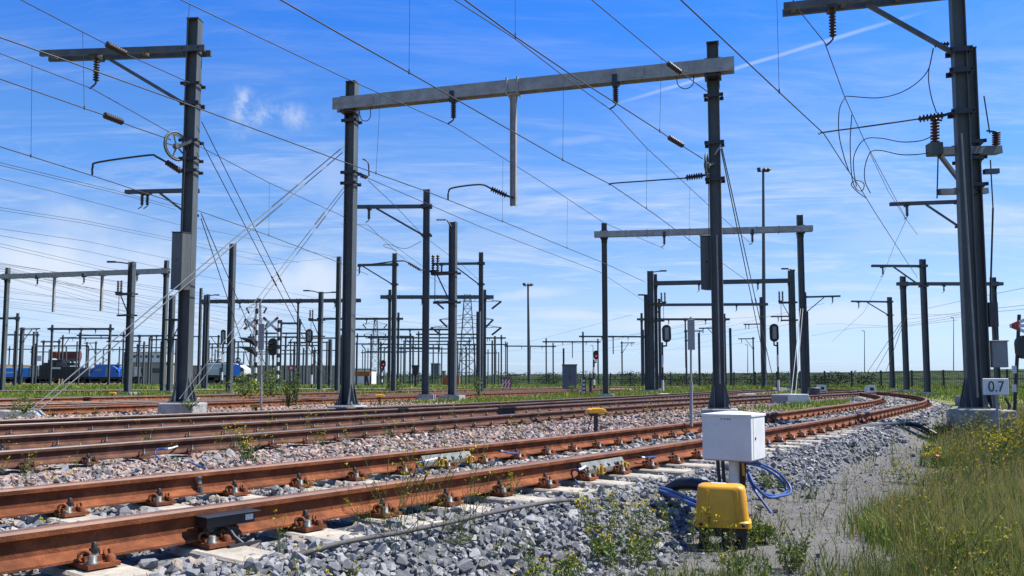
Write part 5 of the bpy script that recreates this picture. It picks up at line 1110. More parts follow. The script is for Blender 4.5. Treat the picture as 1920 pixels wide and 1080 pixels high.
# ---------------------------------------------------------------- trains and buildings at the back
def bogie(root, p, w):
    mb = MB(); mb.bz(p+UP*.55, w*1.3, 2.2, .35, 0); mb.build('bogie', 'black', root)
    for s in (-1, 1): mb = MB(); mb.lathe([(.46, -1.1), (.46, -.95), (.12, -.95), (.12, .95), (.46, .95), (.46, 1.1)], p+V((s*w*.4, 0, .46)), V((0, 1, 0)), 14); mb.build('wheelset', 'dark', root)
def wagon(label, u0, u1, vt, vb, Y, body, cat='rail wagon', group='rail vehicles in the distance', name='rail_wagon', extras=None, shape='box'):
    a = at(u0, vb, Y); b = at(u1, vb, Y); t = at(u0, vt, Y).z; c = (a+b)/2; L = b.x-a.x; z0 = a.z; root = thing(name, label, cat, (c.x, c.y, z0), group)
    mb = MB(); zf = z0+1.05
    if shape == 'box': mb.bz((c.x, c.y, (zf+t)/2), L, 2.8, t-zf, 0)
    elif shape == 'loco': mb.prism([(-L/2, 0), (L/2, 0), (L/2, (t-zf)*.55), (L/2-.7, t-zf-.25), (L/2-1.1, t-zf), (-L/2+1.1, t-zf), (-L/2+.7, t-zf-.25), (-L/2, (t-zf)*.55)], V((c.x, c.y-1.4, zf)), V((c.x, c.y+1.4, zf)), V((1, 0, 0)), UP)
    elif shape == 'diesel': mb.prism([(-L/2, 0), (L/2, 0), (L/2, (t-zf)*.62), (L*.12, (t-zf)*.62), (L*.12, t-zf), (-L*.22, t-zf), (-L*.22, (t-zf)*.7), (-L/2, (t-zf)*.7)], V((c.x, c.y-1.3, zf)), V((c.x, c.y+1.3, zf)), V((1, 0, 0)), UP)
    mb.build('body', body, root, .05); mb = MB(); mb.bz((c.x, c.y, z0+.9), L+.5, 2.5, .28, 0); [mb.lathe([(.2, 0), (.2, .5)], V((c.x+s*(L/2+.1), c.y+q, z0+1.0)), V((s, 0, 0)), 8) for s in (-1, 1) for q in (-.8, .8)]; mb.build('underframe', 'black', root)
    for s in (-1, 1): bogie(root, V((c.x+s*L*.32, c.y, z0)), min(2.4, L*.22))
    return root, c, L, zf, t
w, c, L, zf, t = wagon('bright blue open wagon at the left photo edge', -22, 38, 690, 719, 140, 'blue2')
mb = MB(); mb.bz((c.x, c.y-1.42, (zf+t)/2), L*.9, .04, .18, 0); mb.build('stripe', 'whitep', w)
w, c, L, zf, t = wagon('bright blue wagon right of the far dark mast', 41, 62, 690, 719, 140, 'blue2')
w, c, L, zf, t = wagon('low grey wagon coupled to the black locomotive', 63, 80, 686, 719, 140, 'grey'); 
w, c, L, zf, t = wagon('black diesel locomotive with cab and pale side lettering panel', 80, 148, 675, 719, 138, 'black', 'locomotive', name='diesel_locomotive', shape='diesel')
for x in (-.15, -.02, .08): mb = MB(); mb.bz((c.x+L*x, c.y-1.32, t-.7), L*.09, .04, .6, 0); mb.build('window', 'glass', w)
mb = MB(); mb.bz((c.x-L*.04, c.y-1.33, zf+(t-zf)*.52), L*.26, .03, .3, 0); mb.build('name_panel', 'whitep', w); mb = MB(); mb.bz((c.x, c.y-1.45, zf+.05), L, .06, .08, 0); [mb.bz((c.x+L*x/10, c.y-1.4, zf+.55), .05, .05, 1.1, 0) for x in range(-5, 6)]; mb.bz((c.x, c.y-1.4, zf+1.05), L, .05, .05, 0); mb.build('handrail', 'dark', w)
for x in (-.35, .3): mb = MB(); mb.bz((c.x+L*x, c.y, zf+(t-zf)*.75), 1.2, 1.2, .5, 0); mb.lathe([(.2, 0), (.2, .6)], V((c.x+L*x, c.y, zf+(t-zf)*.8)), UP, 8); mb.build('exhaust', 'dark', w)
w, c, L, zf, t = wagon('low grey flat wagon between black locomotive and blue locomotive', 150, 174, 690, 719, 139, 'grey_dark')
w, c, L, zf, t = wagon('blue electric locomotive behind the lamp topped switch mast', 175, 230, 686, 719, 137, 'blue', 'locomotive', name='electric_locomotive', shape='loco')
for x in (-.43, .43): mb = MB(); mb.bz((c.x+L*x, c.y-1.42, t-.85), L*.07, .04, .6, 0); mb.build('window', 'glass', w)
mb = MB(); mb.bz((c.x-L*.2, c.y-1.42, zf+1.2), L*.2, .03, .35, 0); mb.bz((c.x+L*.12, c.y-1.415, (zf+t)/2-.1), L*.15, .03, (t-zf)*.8, 0); mb.build('pale_panel', 'grey', w); mb = MB(); mb.bz((c.x, c.y, t+.12), L*.8, 1.6, .2, 0); [rib_rod(mb, V((c.x+L*q, c.y, t+.2)), V((c.x+L*q, c.y, t+.55)), .12, 4) for q in (-.3, 0, .3)]; mb.bar((c.x-L*.3, c.y, t+.3), (c.x-L*.05, c.y, t+1.0), .08, .08); mb.bar((c.x-L*.05, c.y, t+1.0), (c.x-L*.28, c.y, t+1.4), .08, .08); mb.build('pantograph', 'dark', w)
w, c, L, zf, t = wagon('dark tank wagon with pale end between blue locomotive and brown wagons', 234, 256, 688, 719, 138, 'grey_dark')
w, c, L, zf, t = wagon('pale grey electric locomotive with bright blue end right of the left wheel mast', 379, 464, 682, 718, 112, 'loco_grey', 'locomotive', name='electric_locomotive', shape='loco')
mb = MB(); mb.bz((c.x+L*.33, c.y-1.42, (zf+t)/2-.15), L*.16, .06, (t-zf)*.98, 0); mb.bz((c.x+L*.33, c.y, t+.02), L*.12, 2.2, .06, 0); mb.build('blue_panel', 'blue2', w)
mb = MB(); mb.bz((c.x-L*.02, c.y-1.42, zf+.5), L*.05, .04, .9, 0); mb.build('door', 'grey_dark', w); mb = MB(); mb.bz((c.x-L*.2, c.y-1.42, zf+.9), L*.25, .03, .35, 0); mb.build('side_stripe', 'whitep', w); mb = MB(); mb.bz((c.x+L*.44, c.y-1.42, t-.8), L*.06, .04, .5, 0); mb.build('window', 'glass', w)
mb = MB(); mb.bz((c.x, c.y, t+.1), L*.7, 1.5, .18, 0); [rib_rod(mb, V((c.x+L*q, c.y, t+.15)), V((c.x+L*q, c.y, t+.5)), .12, 4) for q in (-.35, -.3, -.2, -.12, -.05, .12, .15)]; mb.torus((c.x+L*.28, c.y, t+.5), V((0, 1, 0)), .3, .09, 12, 6); mb.bar((c.x-L*.35, c.y, t+.45), (c.x-L*.05, c.y, t+.6), .1, .1); mb.build('pantograph', 'dark', w)
def container(label, u0, u1, v0, v1, Y, m):
    a = at(u0, v1, Y); b = at(u1, v0, Y); c = (a+b)/2; root = thing('shipping_container', label, 'container', (c.x, c.y, a.z), 'stacked shipping containers'); mb = MB(); mb.bz(c, b.x-a.x, 2.4, b.z-a.z, 0); mb.build('shell', m, root)
    mb = MB(); n = 16; [mb.bz((a.x+(b.x-a.x)*(i+.5)/n, c.y-1.22, c.z), (b.x-a.x)/n*.5, .06, (b.z-a.z)*.86, 0) for i in range(n)]; mb.build('side_ribs', m, root)
    for s in (0, 1): mb = MB(); [mb.bz((a.x if q else b.x, c.y-1.2, c.z), .18, .18, (b.z-a.z)*1.02, 0) for q in ([s])]; mb.build('corner_post', m, root)
container('long oxide red container on top of the brown bank', 112, 149, 661, 673, 200, 'container'); container('shorter faded brown container at the left of the red one', 101, 111, 660, 672, 201, 'orange'); container('dark container stack base under the red container', 113, 147, 673, 678, 200, 'grey_dark')
p = at(76, 677, 220); mb = MB(); mb.bz(p+UP*.7, 1.2, 1.2, 1.4, 0); tag(mb.solo('utility_box', ['whitep'], p), 'small white utility box on the brown bank left of the containers', 'box')
def building(label, u0, u1, vt, vb, Y, m, wins=0, D=8, group=None):
    a = at(u0, vb, Y); b = at(u1, vt, Y); c = (a+b)/2; root = thing('building', label, 'building', (c.x, c.y+D/2, a.z), group); mb = MB(); mb.bz((c.x, c.y+D/2, (a.z-1+b.z)/2), b.x-a.x, D, b.z-a.z+1, 0); mb.build('wall', m, root); mb = MB(); mb.bz((c.x, c.y+D/2, b.z+.12), b.x-a.x+.5, D+.5, .24, 0); mb.build('roof', 'grey', root)
    for i in range(wins): mb = MB(); mb.bz((a.x+(b.x-a.x)*(i+.5)/wins, c.y-.02, a.z+(b.z-a.z)*.6), (b.x-a.x)/wins*.5, .1, (b.z-a.z)*.25, 0); mb.build('window', 'glass', root)
building('white flat roofed hall above the brown bank', 246, 302, 661, 680, 260, 'whitep', 5, 14); building('pale concrete viaduct wall behind the white locomotive', 300, 640, 687, 716, 190, 'beige', 0, 10); building('beige low building left of the viaduct with dark opening', 243, 312, 681, 716, 178, 'beige', 2, 10)
building('grey flat block far behind the centre mast', 808, 823, 682, 702, 330, 'grey_dark', 0); building('low pale green shed left of the slim mast', 665, 695, 693, 712, 190, 'whitep', 2); building('tiny tower block on the horizon right of the grey block', 829, 834, 696, 702, 420, 'grey_dark', 0)
p = at(846, 722, 75); mb = MB(); mb.bz(p+UP*.4, 1.5, .8, .75, 0); [mb.bz(p+V((q, -.42, .4)), .1, .08, .8, 0) for q in (-.6, -.2, .2, .6)]; tag(mb.solo('skip', ['orange'], p), 'rusty orange steel bin behind the thick switch mast', 'bin')
p = at(672, 722, 70); root = thing('buffer_stop', 'dark buffer stop frame just right of the large portal left post', 'buffer stop', p); mb = MB(); [mb.bar(p+V((s*.6, 0, 0)), p+V((s*.6, .3, 1.1)), .14, .14) for s in (-1, 1)]; [mb.bar(p+V((s*.6, 1.4, 0)), p+V((s*.6, .3, 1.1)), .14, .14) for s in (-1, 1)]; mb.build('frame', 'black', root); mb = MB(); mb.bz(p+V((0, .15, .95)), 1.9, .2, .4, 0); mb.build('beam', 'orange', root)
p = at(779, 722, 75); root = thing('hopper_bin', 'black funnel shaped box on a stand between centre masts', 'bin', p); mb = MB(); mb.prism([(-.22, 0), (.22, 0), (.34, .9), (-.34, .9)], p+UP*.9-V((0, .3, 0)), p+UP*.9+V((0, .3, 0)), V((1, 0, 0)), UP); mb.build('bin', 'black', root); mb = MB(); mb.bz(p+UP*.4, .2, .2, 1, 0); mb.build('stand', 'dark', root)
# ---------------------------------------------------------------- fence, dike, far trees
FX = [at(u, 731, Y) for u, Y in ((955, 118), (1150, 112), (1350, 102), (1560, 90), (1800, 82), (1990, 74))]
FP = polyline([(p.x, p.y) for p in FX], 1.0, 3); root = thing('security_fence', 'long dark mesh fence running along the foot of the green dike', 'fence', (FP[0][0], FP[0][1], -.05))
mb = MB(); FS = [V((x, y, -.05)) for x, y in FP]
d_ = 0; k = 0
for i in range(0, len(FS)-1):
    a, b = FS[i], FS[i+1]
    for z in (.30, 1.1, 1.80): mb.bar(a+UP*z, b+UP*z, .06, .07)
    for q in range(5): c = a+(b-a)*q/5; mb.bar(c+UP*.1, c+UP*1.75, .022, .022)
mb.build('mesh_panel', 'fence', root)
for i in range(0, len(FS), 3):
    if k < 98: m_ = MB(); m_.bz(FS[i]+UP*1.0, .15, .15, 2.0, 0); m_.build('fence_post', 'fence', root); k += 1
p = at(1815, 704, 84)
def dike(name, pts, top, wid, m, back=14):
    """long bank: pts are foot points, top height profile"""
    P = polyline([(p.x, p.y) for p in pts], 6.0, 2); n = len(P); vs = []; prof = [(0, 0), (.25, .3), (.7, .86), (1, 1), (1.6, 1.0), (2.6, 0)]
    N = len(prof); ph = offset(P, 1)-P
    for i in range(n):
        h = top(i/(n-1))
        for j, (a, b) in enumerate(prof):
            w_ = wid*a; nz = float(vnoise(np.array([P[i, 0]]), np.array([P[i, 1]+a*9]), .11, 21)[0]+.5*vnoise(np.array([P[i, 0]]), np.array([P[i, 1]+a*9]), .4, 22)[0])
            vs.append((P[i, 0]+ph[i, 0]*w_, P[i, 1]+ph[i, 1]*w_, -.15+b*h+(nz*.35*b)))
    fs = [(i*N+j, (i+1)*N+j, (i+1)*N+j+1, i*N+j+1) for i in range(n-1) for j in range(N-1)]
    mb = MB(); mb.add(vs, fs, 0, True); o = mb.solo(name, [m], (0, 0, 0)); tag(o, kind='structure'); return P
dike('dike', [at(u, 724, Y) for u, Y in ((600, 240), (900, 215), (1150, 185), (1350, 160), (1560, 130), (1800, 108), (2150, 92))], lambda f: 2.3+.25*f, 9, 'hill')
dike('embankment', [at(u, 722, Y) for u, Y in ((-420, 150), (-150, 165), (60, 178), (250, 205), (420, 215), (620, 235))], lambda f: 5.4-2.0*f, 12, 'hill_brown')
# tree belt
def crown_faces(cx, cy, z0, h, w, n, leaf):
    r = rng; th = r.uniform(0, 2*np.pi, n); ph = np.arccos(r.uniform(-1, 1, n)); rad = r.uniform(.35, 1, n)**.5
    x = cx+w*rad*np.sin(ph)*np.cos(th); y = cy+w*rad*np.sin(ph)*np.sin(th); z = z0+h*.5+h*.55*rad*np.cos(ph)
    return x, y, np.maximum(z, z0), np.full(n, leaf)
def leafcloud(X, Y, Z, Sz):
    n = len(X); rm = rotmats(n); q = np.array([(-1, 0, 0), (0, -.42, .12), (1.1, 0, 0), (0, .42, .12)])
    v = np.einsum('nij,vj->nvi', rm, q)*Sz[:, None, None]+np.c_[X, Y, Z][:, None, :]
    return v.reshape(-1, 3), np.arange(n*4)
acc = [[], [], [], []]
for i in range(900):
    u = rng.uniform(560, 1640); f = (u-560)/1080; Y = (290-150*f)*rng.uniform(1.0, 1.25); p = at(u, 715, Y); Y = Y*(.80+.25*rng.random()) if rng.random() < .5 else Y; p = at(u, 715, Y); hgt = rng.gamma(30, .033)*(1.7+1.3*(1-f))
    for a, b in zip(acc, crown_faces(p.x, p.y, .1, max(1.2, hgt), hgt*rng.uniform(.8, 1.6), 130, .22)): a.append(b)
vv, ff = leafcloud(*[np.concatenate(a) for a in acc]); tag(bulk('treeline', vv, 4, ff, ['tree'], np.repeat(rng.random(len(vv)//4), 4)), 'low dark belt of trees along the horizon', 'trees')
# ---------------------------------------------------------------- grass and weeds
def blades(X, Y, Z, H, W, lean, tint):
    """each blade: 3 rows -> 2 quads narrowing, as (n*6 verts)"""
    n = len(X); a = rng.uniform(0, 2*np.pi, n); b = rng.uniform(0, 2*np.pi, n); cx, sx = np.cos(a), np.sin(a)
    lx, ly = np.cos(b)*lean, np.sin(b)*lean; v = np.zeros((n, 5, 3))
    for k, (t, w) in enumerate(((0, 1), (.55, .75))):
        ox = lx*t*t; oy = ly*t*t
        for s, j in ((-1, 0), (1, 1)):
            v[:, k*2+j] = np.c_[X+ox+s*cx*W*w, Y+oy+s*sx*W*w, Z+H*t]
    v[:, 4] = np.c_[X+lx, Y+ly, Z+H*np.sqrt(np.clip(1-(lean/np.maximum(H, 1e-3))**2*.3, .3, 1))]
    idx = np.array([0, 1, 3, 0, 3, 2, 2, 3, 4]); L = (np.arange(n)[:, None]*5+idx[None]).reshape(-1)
    return v.reshape(-1, 3), L, np.repeat(tint, 5)
def make_blades(name, sets, m, label, cat='grass'):
    vs, ls, ts = [], [], []; off = 0
    for s in sets:
        v, l, t = blades(*s); vs.append(v); ls.append(l+off); ts.append(t); off += len(v)
    o = bulk(name, np.concatenate(vs), 3, np.concatenate(ls), [m], np.concatenate(ts)); return tag(o, label, cat)
def hz(X, Y): return height(X, Y, lateral(T1C, X, Y))*(1-sst(70, 160, Y))
sets = []; seeds = []
for (y0, y1, dens, hs, ws) in ((2.6, 5, 4600, .16, .0024), (5, 8, 3600, .17, .003), (8, 12, 2300, .18, .0042), (12, 18, 1300, .19, .0064), (18, 30, 450, .21, .011)):
    A = .5*(.85-.2)*(y1**2-y0**2); n = int(A*dens*1.2); Y = np.sqrt(rng.uniform(y0**2, y1**2, n)); X = rng.uniform(.1, .86, n)*Y
    s = all_s(X, Y); s1 = s[0]; z = zone(X, Y, *s); e = edge_right(X, Y)
    g_ = sst(-.08, .55, s1-e-path_w(X, Y)); g_ = np.maximum(g_, .55*sst(5.4, 4.4, Y)*sst(-.2, .25, vnoise(X, Y, 1.4, 39))); w = g_*1.25+(1-g_)*.012*sst(-.1, .35, vnoise(X, Y, 1.6, 31)); w *= (s1 > e) & (z != 1) & (z != 2); cl = vnoise(X, Y, 2.5, 34); w *= .55+.9*sst(-.25, .25, cl)
    ok = rng.random(n) < w; X, Y, s1 = X[ok], Y[ok], s1[ok]; n = len(X); patch = .8*vnoise(X, Y, .7, 35)+.8*vnoise(X, Y, 2.3, 36)
    dry = sst(.02, .42, patch+.16*sst(7, 3, Y)); tint = np.clip(rng.beta(2, 3, n)*.55+dry*.55*rng.random(n), 0, 1)
    H = hs*rng.uniform(.35, 1.25, n)*(.65+.6*sst(-.2, .4, patch)); sets.append((X, Y, hz(X, Y)-.01, H, ws*rng.gamma(4, .3, n), H*rng.uniform(.1, .75, n), tint))
    m = rng.random(n) < .17; seeds.append((X[m], Y[m], hz(X[m], Y[m])+H[m]*.2, H[m]*rng.uniform(1.2, 2.1, m.sum()), np.full(m.sum(), ws*.55), H[m]*rng.uniform(.1, .4, m.sum()), rng.uniform(.72, 1, m.sum())))
make_blades('grass', sets, 'grass', 'green and straw coloured verge grass at the right'); make_blades('dry_grass', seeds, 'grass', 'thin dry grass stalks standing above the verge')
# far grass strips
sets = []
for (y0, y1, dens, hs, ws) in ((16, 26, 150, .13, .010), (26, 45, 60, .17, .018), (45, 75, 24, .25, .035), (75, 130, 7, .42, .08)):
    A = .85*(y1**2-y0**2); n = int(A*dens); Y = np.sqrt(rng.uniform(y0**2, y1**2, n)); X = rng.uniform(-.98, .72, n)*Y; s = all_s(X, Y); z = zone(X, Y, *s)
    w = np.where(z == 0, .45+.6*sst(-.2, .2, vnoise(X, Y, .4, 41)), .015); w = np.where((s[0] > -1.5), 0*w+np.where((s[0] > 3) & (Y > 28), .5, 0), w)
    ok = rng.random(n) < w; X, Y = X[ok], Y[ok]; n = len(X); patch = vnoise(X, Y, .25, 42)
    H = hs*rng.uniform(.3, 1.3, n); sets.append((X, Y, hz(X, Y)-.01, H, ws*rng.uniform(.6, 1.3, n), H*rng.uniform(.1, .6, n), np.clip(.16+rng.beta(2, 3, n)*.62+.25*sst(0, .3, patch)*rng.random(n), 0, 1)))
make_blades('grass', sets, 'grass', 'strips of rough grass between the far tracks and along the fence')
class PL:     # collects a plant: stems (tubes), leaves and petals with tints
    def __init__(s): s.st = MB(); s.lf = []; s.fl = []
    def leaf(s, p, sz): s.lf.append((p.x, p.y, p.z, sz))
    def flower(s, p, sz):
        for _ in range(5): s.fl.append((p.x+random.uniform(-1, 1)*sz, p.y+random.uniform(-1, 1)*sz, p.z+random.uniform(-.6, .8)*sz, sz*random.uniform(.5, .9)))
    def stalk(s, base, h, lean, n_br=3, leafy=3, fl=1.0, r=.002, lsz=.018, fsz=.008):
        d = V((lean[0], lean[1], h)); pts = [base, base+d*.35+V((0, 0, .02)), base+d*.7+V((lean[0]*.05, lean[1]*.05, 0)), base+d+V((lean[0]*.2, lean[1]*.2, -.02*h))]
        P = spline(pts, 3); s.st.tube(P, r, 4, r1=r*.5, cap=False)
        for i in range(leafy): q = P[int(random.uniform(.05, .6)*(len(P)-1))]; s.leaf(q+V((random.uniform(-.03, .03), random.uniform(-.03, .03), 0)), lsz*.8*random.uniform(.5, 1.3)); s.leaf(q+V((random.uniform(-.04, .04), random.uniform(-.04, .04), random.uniform(-.02, .03))), lsz*.7*random.uniform(.5, 1.3))
        for i in range(n_br):
            q = P[int(random.uniform(.35, .9)*(len(P)-1))]; a = random.uniform(0, 6.28); l = h*random.uniform(.12, .32); e = q+V((math.cos(a)*l*.6, math.sin(a)*l*.6, l)); s.st.tube([q, (q+e)/2+V((0, 0, -.01)), e], r*.6, 4, cap=False)
            if random.random() < fl: s.flower(e, fsz*random.uniform(.6, 1.2))
        if random.random() < fl: s.flower(P[-1], fsz*1.2)
def plant_obj(pl, name, label, cat, loc, kind=None, group=None):
    loc = V(loc)
    if kind == 'stuff': root = None
    else: root = thing(name, label, cat, loc, group)
    pl.lf = [l for l in pl.lf]
    def leafmesh(L, nm, mt):
        if not L: return
        A = np.array(L); v, f = leafcloud(A[:, 0]-(loc.x if root else 0), A[:, 1]-(loc.y if root else 0), A[:, 2]-(loc.z if root else 0), A[:, 3]); return bulk(nm, v, 4, f, [mt], np.repeat(rng.random(len(A)), 4), kind='stuff', parent=root)
    if root:
        o = pl.st.build('stems', 'stalk', root); a = leafmesh(pl.lf, 'leaves', 'leaf'); b = leafmesh(pl.fl, 'flowers', 'flower')
    return root
def gz(x, y): return V((x, y, ground_z(x, y)))
# individual weeds in the foreground ballast
def weed(label, u, v, z, n, h, spread, name='flowering_weed', cat='weed', leafy=4, fl=.8, lsz=.018, fsz=.008, br=3, group='yellow flowering weeds', r=.0022):
    c = onz(u, v, z); pl = PL()
    for i in range(int(n*1.7)): a = random.uniform(0, 6.28); q = c+V((random.uniform(-1, 1)*spread*.4, random.uniform(-1, 1)*spread*.4, 0)); pl.st.tube([c-UP*.01, q-UP*.004], .003, 4); l = random.uniform(.1, .55)*h; pl.stalk(q, h*random.uniform(.55, 1.1), (math.cos(a)*l, math.sin(a)*l), br, leafy, fl, r, lsz, fsz)
    return plant_obj(pl, name, label, cat, c, group=group)
weed('upright leafy weed with pale yellow flowers on the pink stones', 464, 868, -.02, 5, .42, .16, leafy=14, lsz=.028, fsz=.016, br=4)
weed('pale yellow sprouting weed in the bottom left corner', 14, 1090, -.1, 9, .16, .12, leafy=10, lsz=.02, fsz=.012)
weed('thin drooping weed with a single flower before the far orange rail', 551, 905, 0, 2, .16, .05, leafy=2)
weed('wispy tall weed leaning over the near orange rail left of the joint', 760, 985, -.02, 6, .48, .3, leafy=3, lsz=.01, fsz=.009, br=4)
weed('wispy weed whose stalk arches over the sleeper ends', 860, 1010, -.05, 5, .46, .3, leafy=3, lsz=.01, fsz=.009)
weed('dry wispy weed bending over the grey stones at bottom centre', 745, 1065, -.15, 5, .55, .35, leafy=3, lsz=.012, fsz=.008, fl=.4)
weed('flowered weed at the foot of the near rail by a fastener', 960, 930, 0, 3, .18, .08, leafy=4)
weed('broad flowering weed patch on the grey stones left of the blue cables', 1130, 985, -.12, 9, .22, .5, leafy=7, lsz=.016, fsz=.012)
weed('flowering weed bush left of the yellow cover', 1215, 990, -.2, 7, .24, .42, leafy=9, lsz=.018, fsz=.013)
weed('dense green weed clump below the flowering patch', 1170, 1055, -.28, 16, .26, .45, leafy=16, lsz=.022, fsz=.010, fl=.4)
weed('thin yellow flowered stalks in front of the yellow cover', 1330, 1030, -.28, 6, .26, .25, leafy=6, fsz=.011)
weed('leafy green weed at the right leg of the yellow cover', 1410, 1015, -.28, 14, .2, .28, leafy=16, lsz=.024, fl=.2)
weed('tall green weed on the grit path right of the yellow cover', 1490, 1062, -.28, 8, .3, .16, leafy=16, lsz=.02, fl=.1)
weed('leafy weed at the bottom edge left of the grit path', 1400, 1078, -.28, 10, .18, .3, leafy=14, lsz=.02, fl=.2)
weed('low green weed at the bottom edge under the grey stones', 1040, 1085, -.24, 10, .14, .35, leafy=12, lsz=.02, fl=.3)
weed('small green weeds inside the blue cable loop', 1452, 912, -.18, 10, .14, .25, leafy=14, lsz=.018, fl=.3)
weed('yellow flowered weed leaning over the grit path edge', 1745, 872, -.28, 8, .25, .35, leafy=8, fsz=.02, br=4)
weed('green weed clump at the concrete foot of the tall right mast', 1765, 815, -.25, 18, .3, .8, leafy=16, lsz=.04, fsz=.02, fl=.3)
weed('yellow bloom patch on the verge below the 0.7 board', 1850, 812, -.2, 22, .42, 1.4, leafy=10, lsz=.03, fsz=.024, br=5)
weed('yellow bloom patch at the right photo edge', 1905, 870, -.2, 18, .42, 1.1, leafy=8, lsz=.024, fsz=.018, br=5)
weed('sparse yellow blooms on the verge beside the path', 1700, 905, -.28, 9, .2, .5, leafy=6, fsz=.012)
p = onz(1757, 856, -.1); mb = MB(); mb.tube([V((p.x, p.y, -.28)), p], .003, 4); 
root = thing('poppy', 'single red poppy at the edge of the grit path', 'flower', (p.x, p.y, -.28)); mb.build('stem', 'stalk', root); mb = MB(); mb.lathe([(.004, -.01), (.02, .0), (.026, .014), (.016, .017)], p, UP+V((0, -.5, 0)), 8); mb.build('petals', 'red', root)
def shrub(label, u, v, Y, w, h, n, leaf, fl=0, name='shrub'):
    b = at(u, v, Y); pl = PL(); c = b+UP*h*.5
    for i in range(9): a = random.uniform(0, 6.28); e = b+V((math.cos(a)*w*.45, math.sin(a)*w*.45, h*random.uniform(.5, .95))); pl.st.tube([b, (b+e)/2+V((0, 0, h*.1)), e], .012, 5, r1=.005)
    for i in range(n):
        a = random.uniform(0, 6.28); r_ = random.random()**.5; hh = random.random(); k = (1-abs(hh-.45)*1.3)*.55+.1*math.sin(a*3+hh*7); pl.leaf(b+V((math.cos(a)*w*r_*k, math.sin(a)*w*r_*k, h*(hh+.1*math.sin(a*2+i)))), leaf*random.uniform(.6, 1.3))
        if fl and random.random() < fl: pl.flower(b+V((math.cos(a)*w*k, math.sin(a)*w*k, h*hh)), leaf*.6)
    plant_obj(pl, name, label, 'bush', b, group='bushes beside the tracks')
shrub('yellow green bush left of the tall plate sign', 458, 742, 30, 1.3, .75, 500, .05, .12); shrub('taller green bush right of the tall plate sign', 508, 742, 32, 1.2, .95, 520, .055)
shrub('dark spindly bush on the stones right of the tall plate sign', 541, 764, 20, .42, .62, 260, .03, .06); shrub('dark narrow bush right of the spindly one', 555, 760, 20.5, .3, .85, 220, .03); shrub('green bush at the concrete anchor block at the left edge', 45, 775, 16.8, .55, .32, 260, .03); shrub('small bush at the foot of the left wheel mast', 355, 768, 17.6, .45, .2, 160, .025)
shrub('round dark bush beside the grey relay cabinet', 1074, 744, 52, 1.1, .7, 260, .06); shrub('bushy growth at the thick centre switch mast', 897, 742, 40, .7, .9, 260, .05); shrub('bush at the slim mast foot beside the striped board', 740, 735, 56, 1.6, .9, 300, .08)
# scattered flowers as ground cover among stones
pl = PL()
for _ in range(1500):
    Y = math.sqrt(random.uniform(3.0**2, 17**2)); X = random.uniform(.15, .72)*Y; A = np.array([X]); B = np.array([Y]); sv = float(lateral(T1C, A, B)[0]); ed = float(edge_right(A, B)[0]+path_w(A, B)[0])
    if sv < ed+.25 or vnoise(A, B, .8, 77)[0] < -.12: continue
    q = gz(X, Y); k = (Y/6)**.35
    for _ in range(random.randint(2, 4)): a = random.uniform(0, 6.28); h = random.uniform(.12, .42)*k; pl.stalk(q+V((random.uniform(-.06, .06), random.uniform(-.06, .06), 0)), h, (math.cos(a)*h*.5, math.sin(a)*h*.5), 3, 6, .5, .0018*k, .015*k, .009*k)
for _ in range(800):
    Y = math.exp(random.uniform(math.log(3.2), math.log(22))); X = random.uniform(-.62, .66)*Y; A = np.array([X]); B = np.array([Y]); s = all_s(A, B); z = int(zone(A, B, *s)[0]); sv = float(s[0][0])
    if abs(abs(sv)-.753) < .16 or (abs(sv) < 1.4 and random.random() < .8): continue
    if z == 3 and random.random() < .6 and sv < 3.2: continue
    if z in (1, 2) and random.random() < .72 and not (z == 2 and Y < 5.5 and sv > 1.2): continue
    q = gz(X, Y); k = (Y/6)**.4
    for _ in range(random.randint(2, 5)): a = random.uniform(0, 6.28); h = random.uniform(.08, .26)*k; pl.stalk(q+V((random.uniform(-.05, .05), random.uniform(-.05, .05), 0)), h, (math.cos(a)*h*.4, math.sin(a)*h*.4), 2, 5 if z != 3 else 3, .6 if z != 3 else .2, .0018*k, .013*k, .008*k)
tag(pl.st.solo('weeds', ['stalk'], (0, 0, 0)), 'thin stems of small weeds scattered on stones and verge', 'weeds', kind='stuff')
for L, nm, mt, lab in ((pl.lf, 'weed_leaves', 'leaf', 'small green leaves of scattered ground weeds'), (pl.fl, 'weed_flowers', 'flower', 'small yellow blooms of scattered ground weeds')):
    A = np.array(L); v, f = leafcloud(A[:, 0], A[:, 1], A[:, 2], A[:, 3]); tag(bulk(nm, v, 4, f, [mt], np.repeat(rng.random(len(A)), 4)), lab, 'weeds')
# ---------------------------------------------------------------- sky and sun
SUN_EL = math.radians(57.5); sh = V((.99, .14, 0)).normalized(); sd = sh*math.cos(SUN_EL)+UP*math.sin(SUN_EL)
ld = bpy.data.lights.new('sun', 'SUN'); ld.energy = 4.9; ld.angle = math.radians(.5); ld.color = (1, .955, .89)
lo = bpy.data.objects.new('sun', ld); COL.objects.link(lo); lo.location = (20, -20, 60); lo.rotation_euler = sd.to_track_quat('Z', 'Y').to_euler()
wd = bpy.data.worlds.new('World'); S.world = wd; wd.use_nodes = True; nt = wd.node_tree; N = nt.nodes; L = nt.links; bg = N['Background']
sky = N.new('ShaderNodeTexSky'); sky.sky_type = 'NISHITA'; sky.sun_disc = False; sky.sun_elevation = SUN_EL; sky.sun_rotation = math.atan2(sh.x, sh.y); sky.air_density = 1.0; sky.dust_density = .6; sky.ozone_density = 2.2; sky.altitude = 0
tc = N.new('ShaderNodeTexCoord'); sep = N.new('ShaderNodeSeparateXYZ'); L.new(tc.outputs['Generated'], sep.inputs[0])
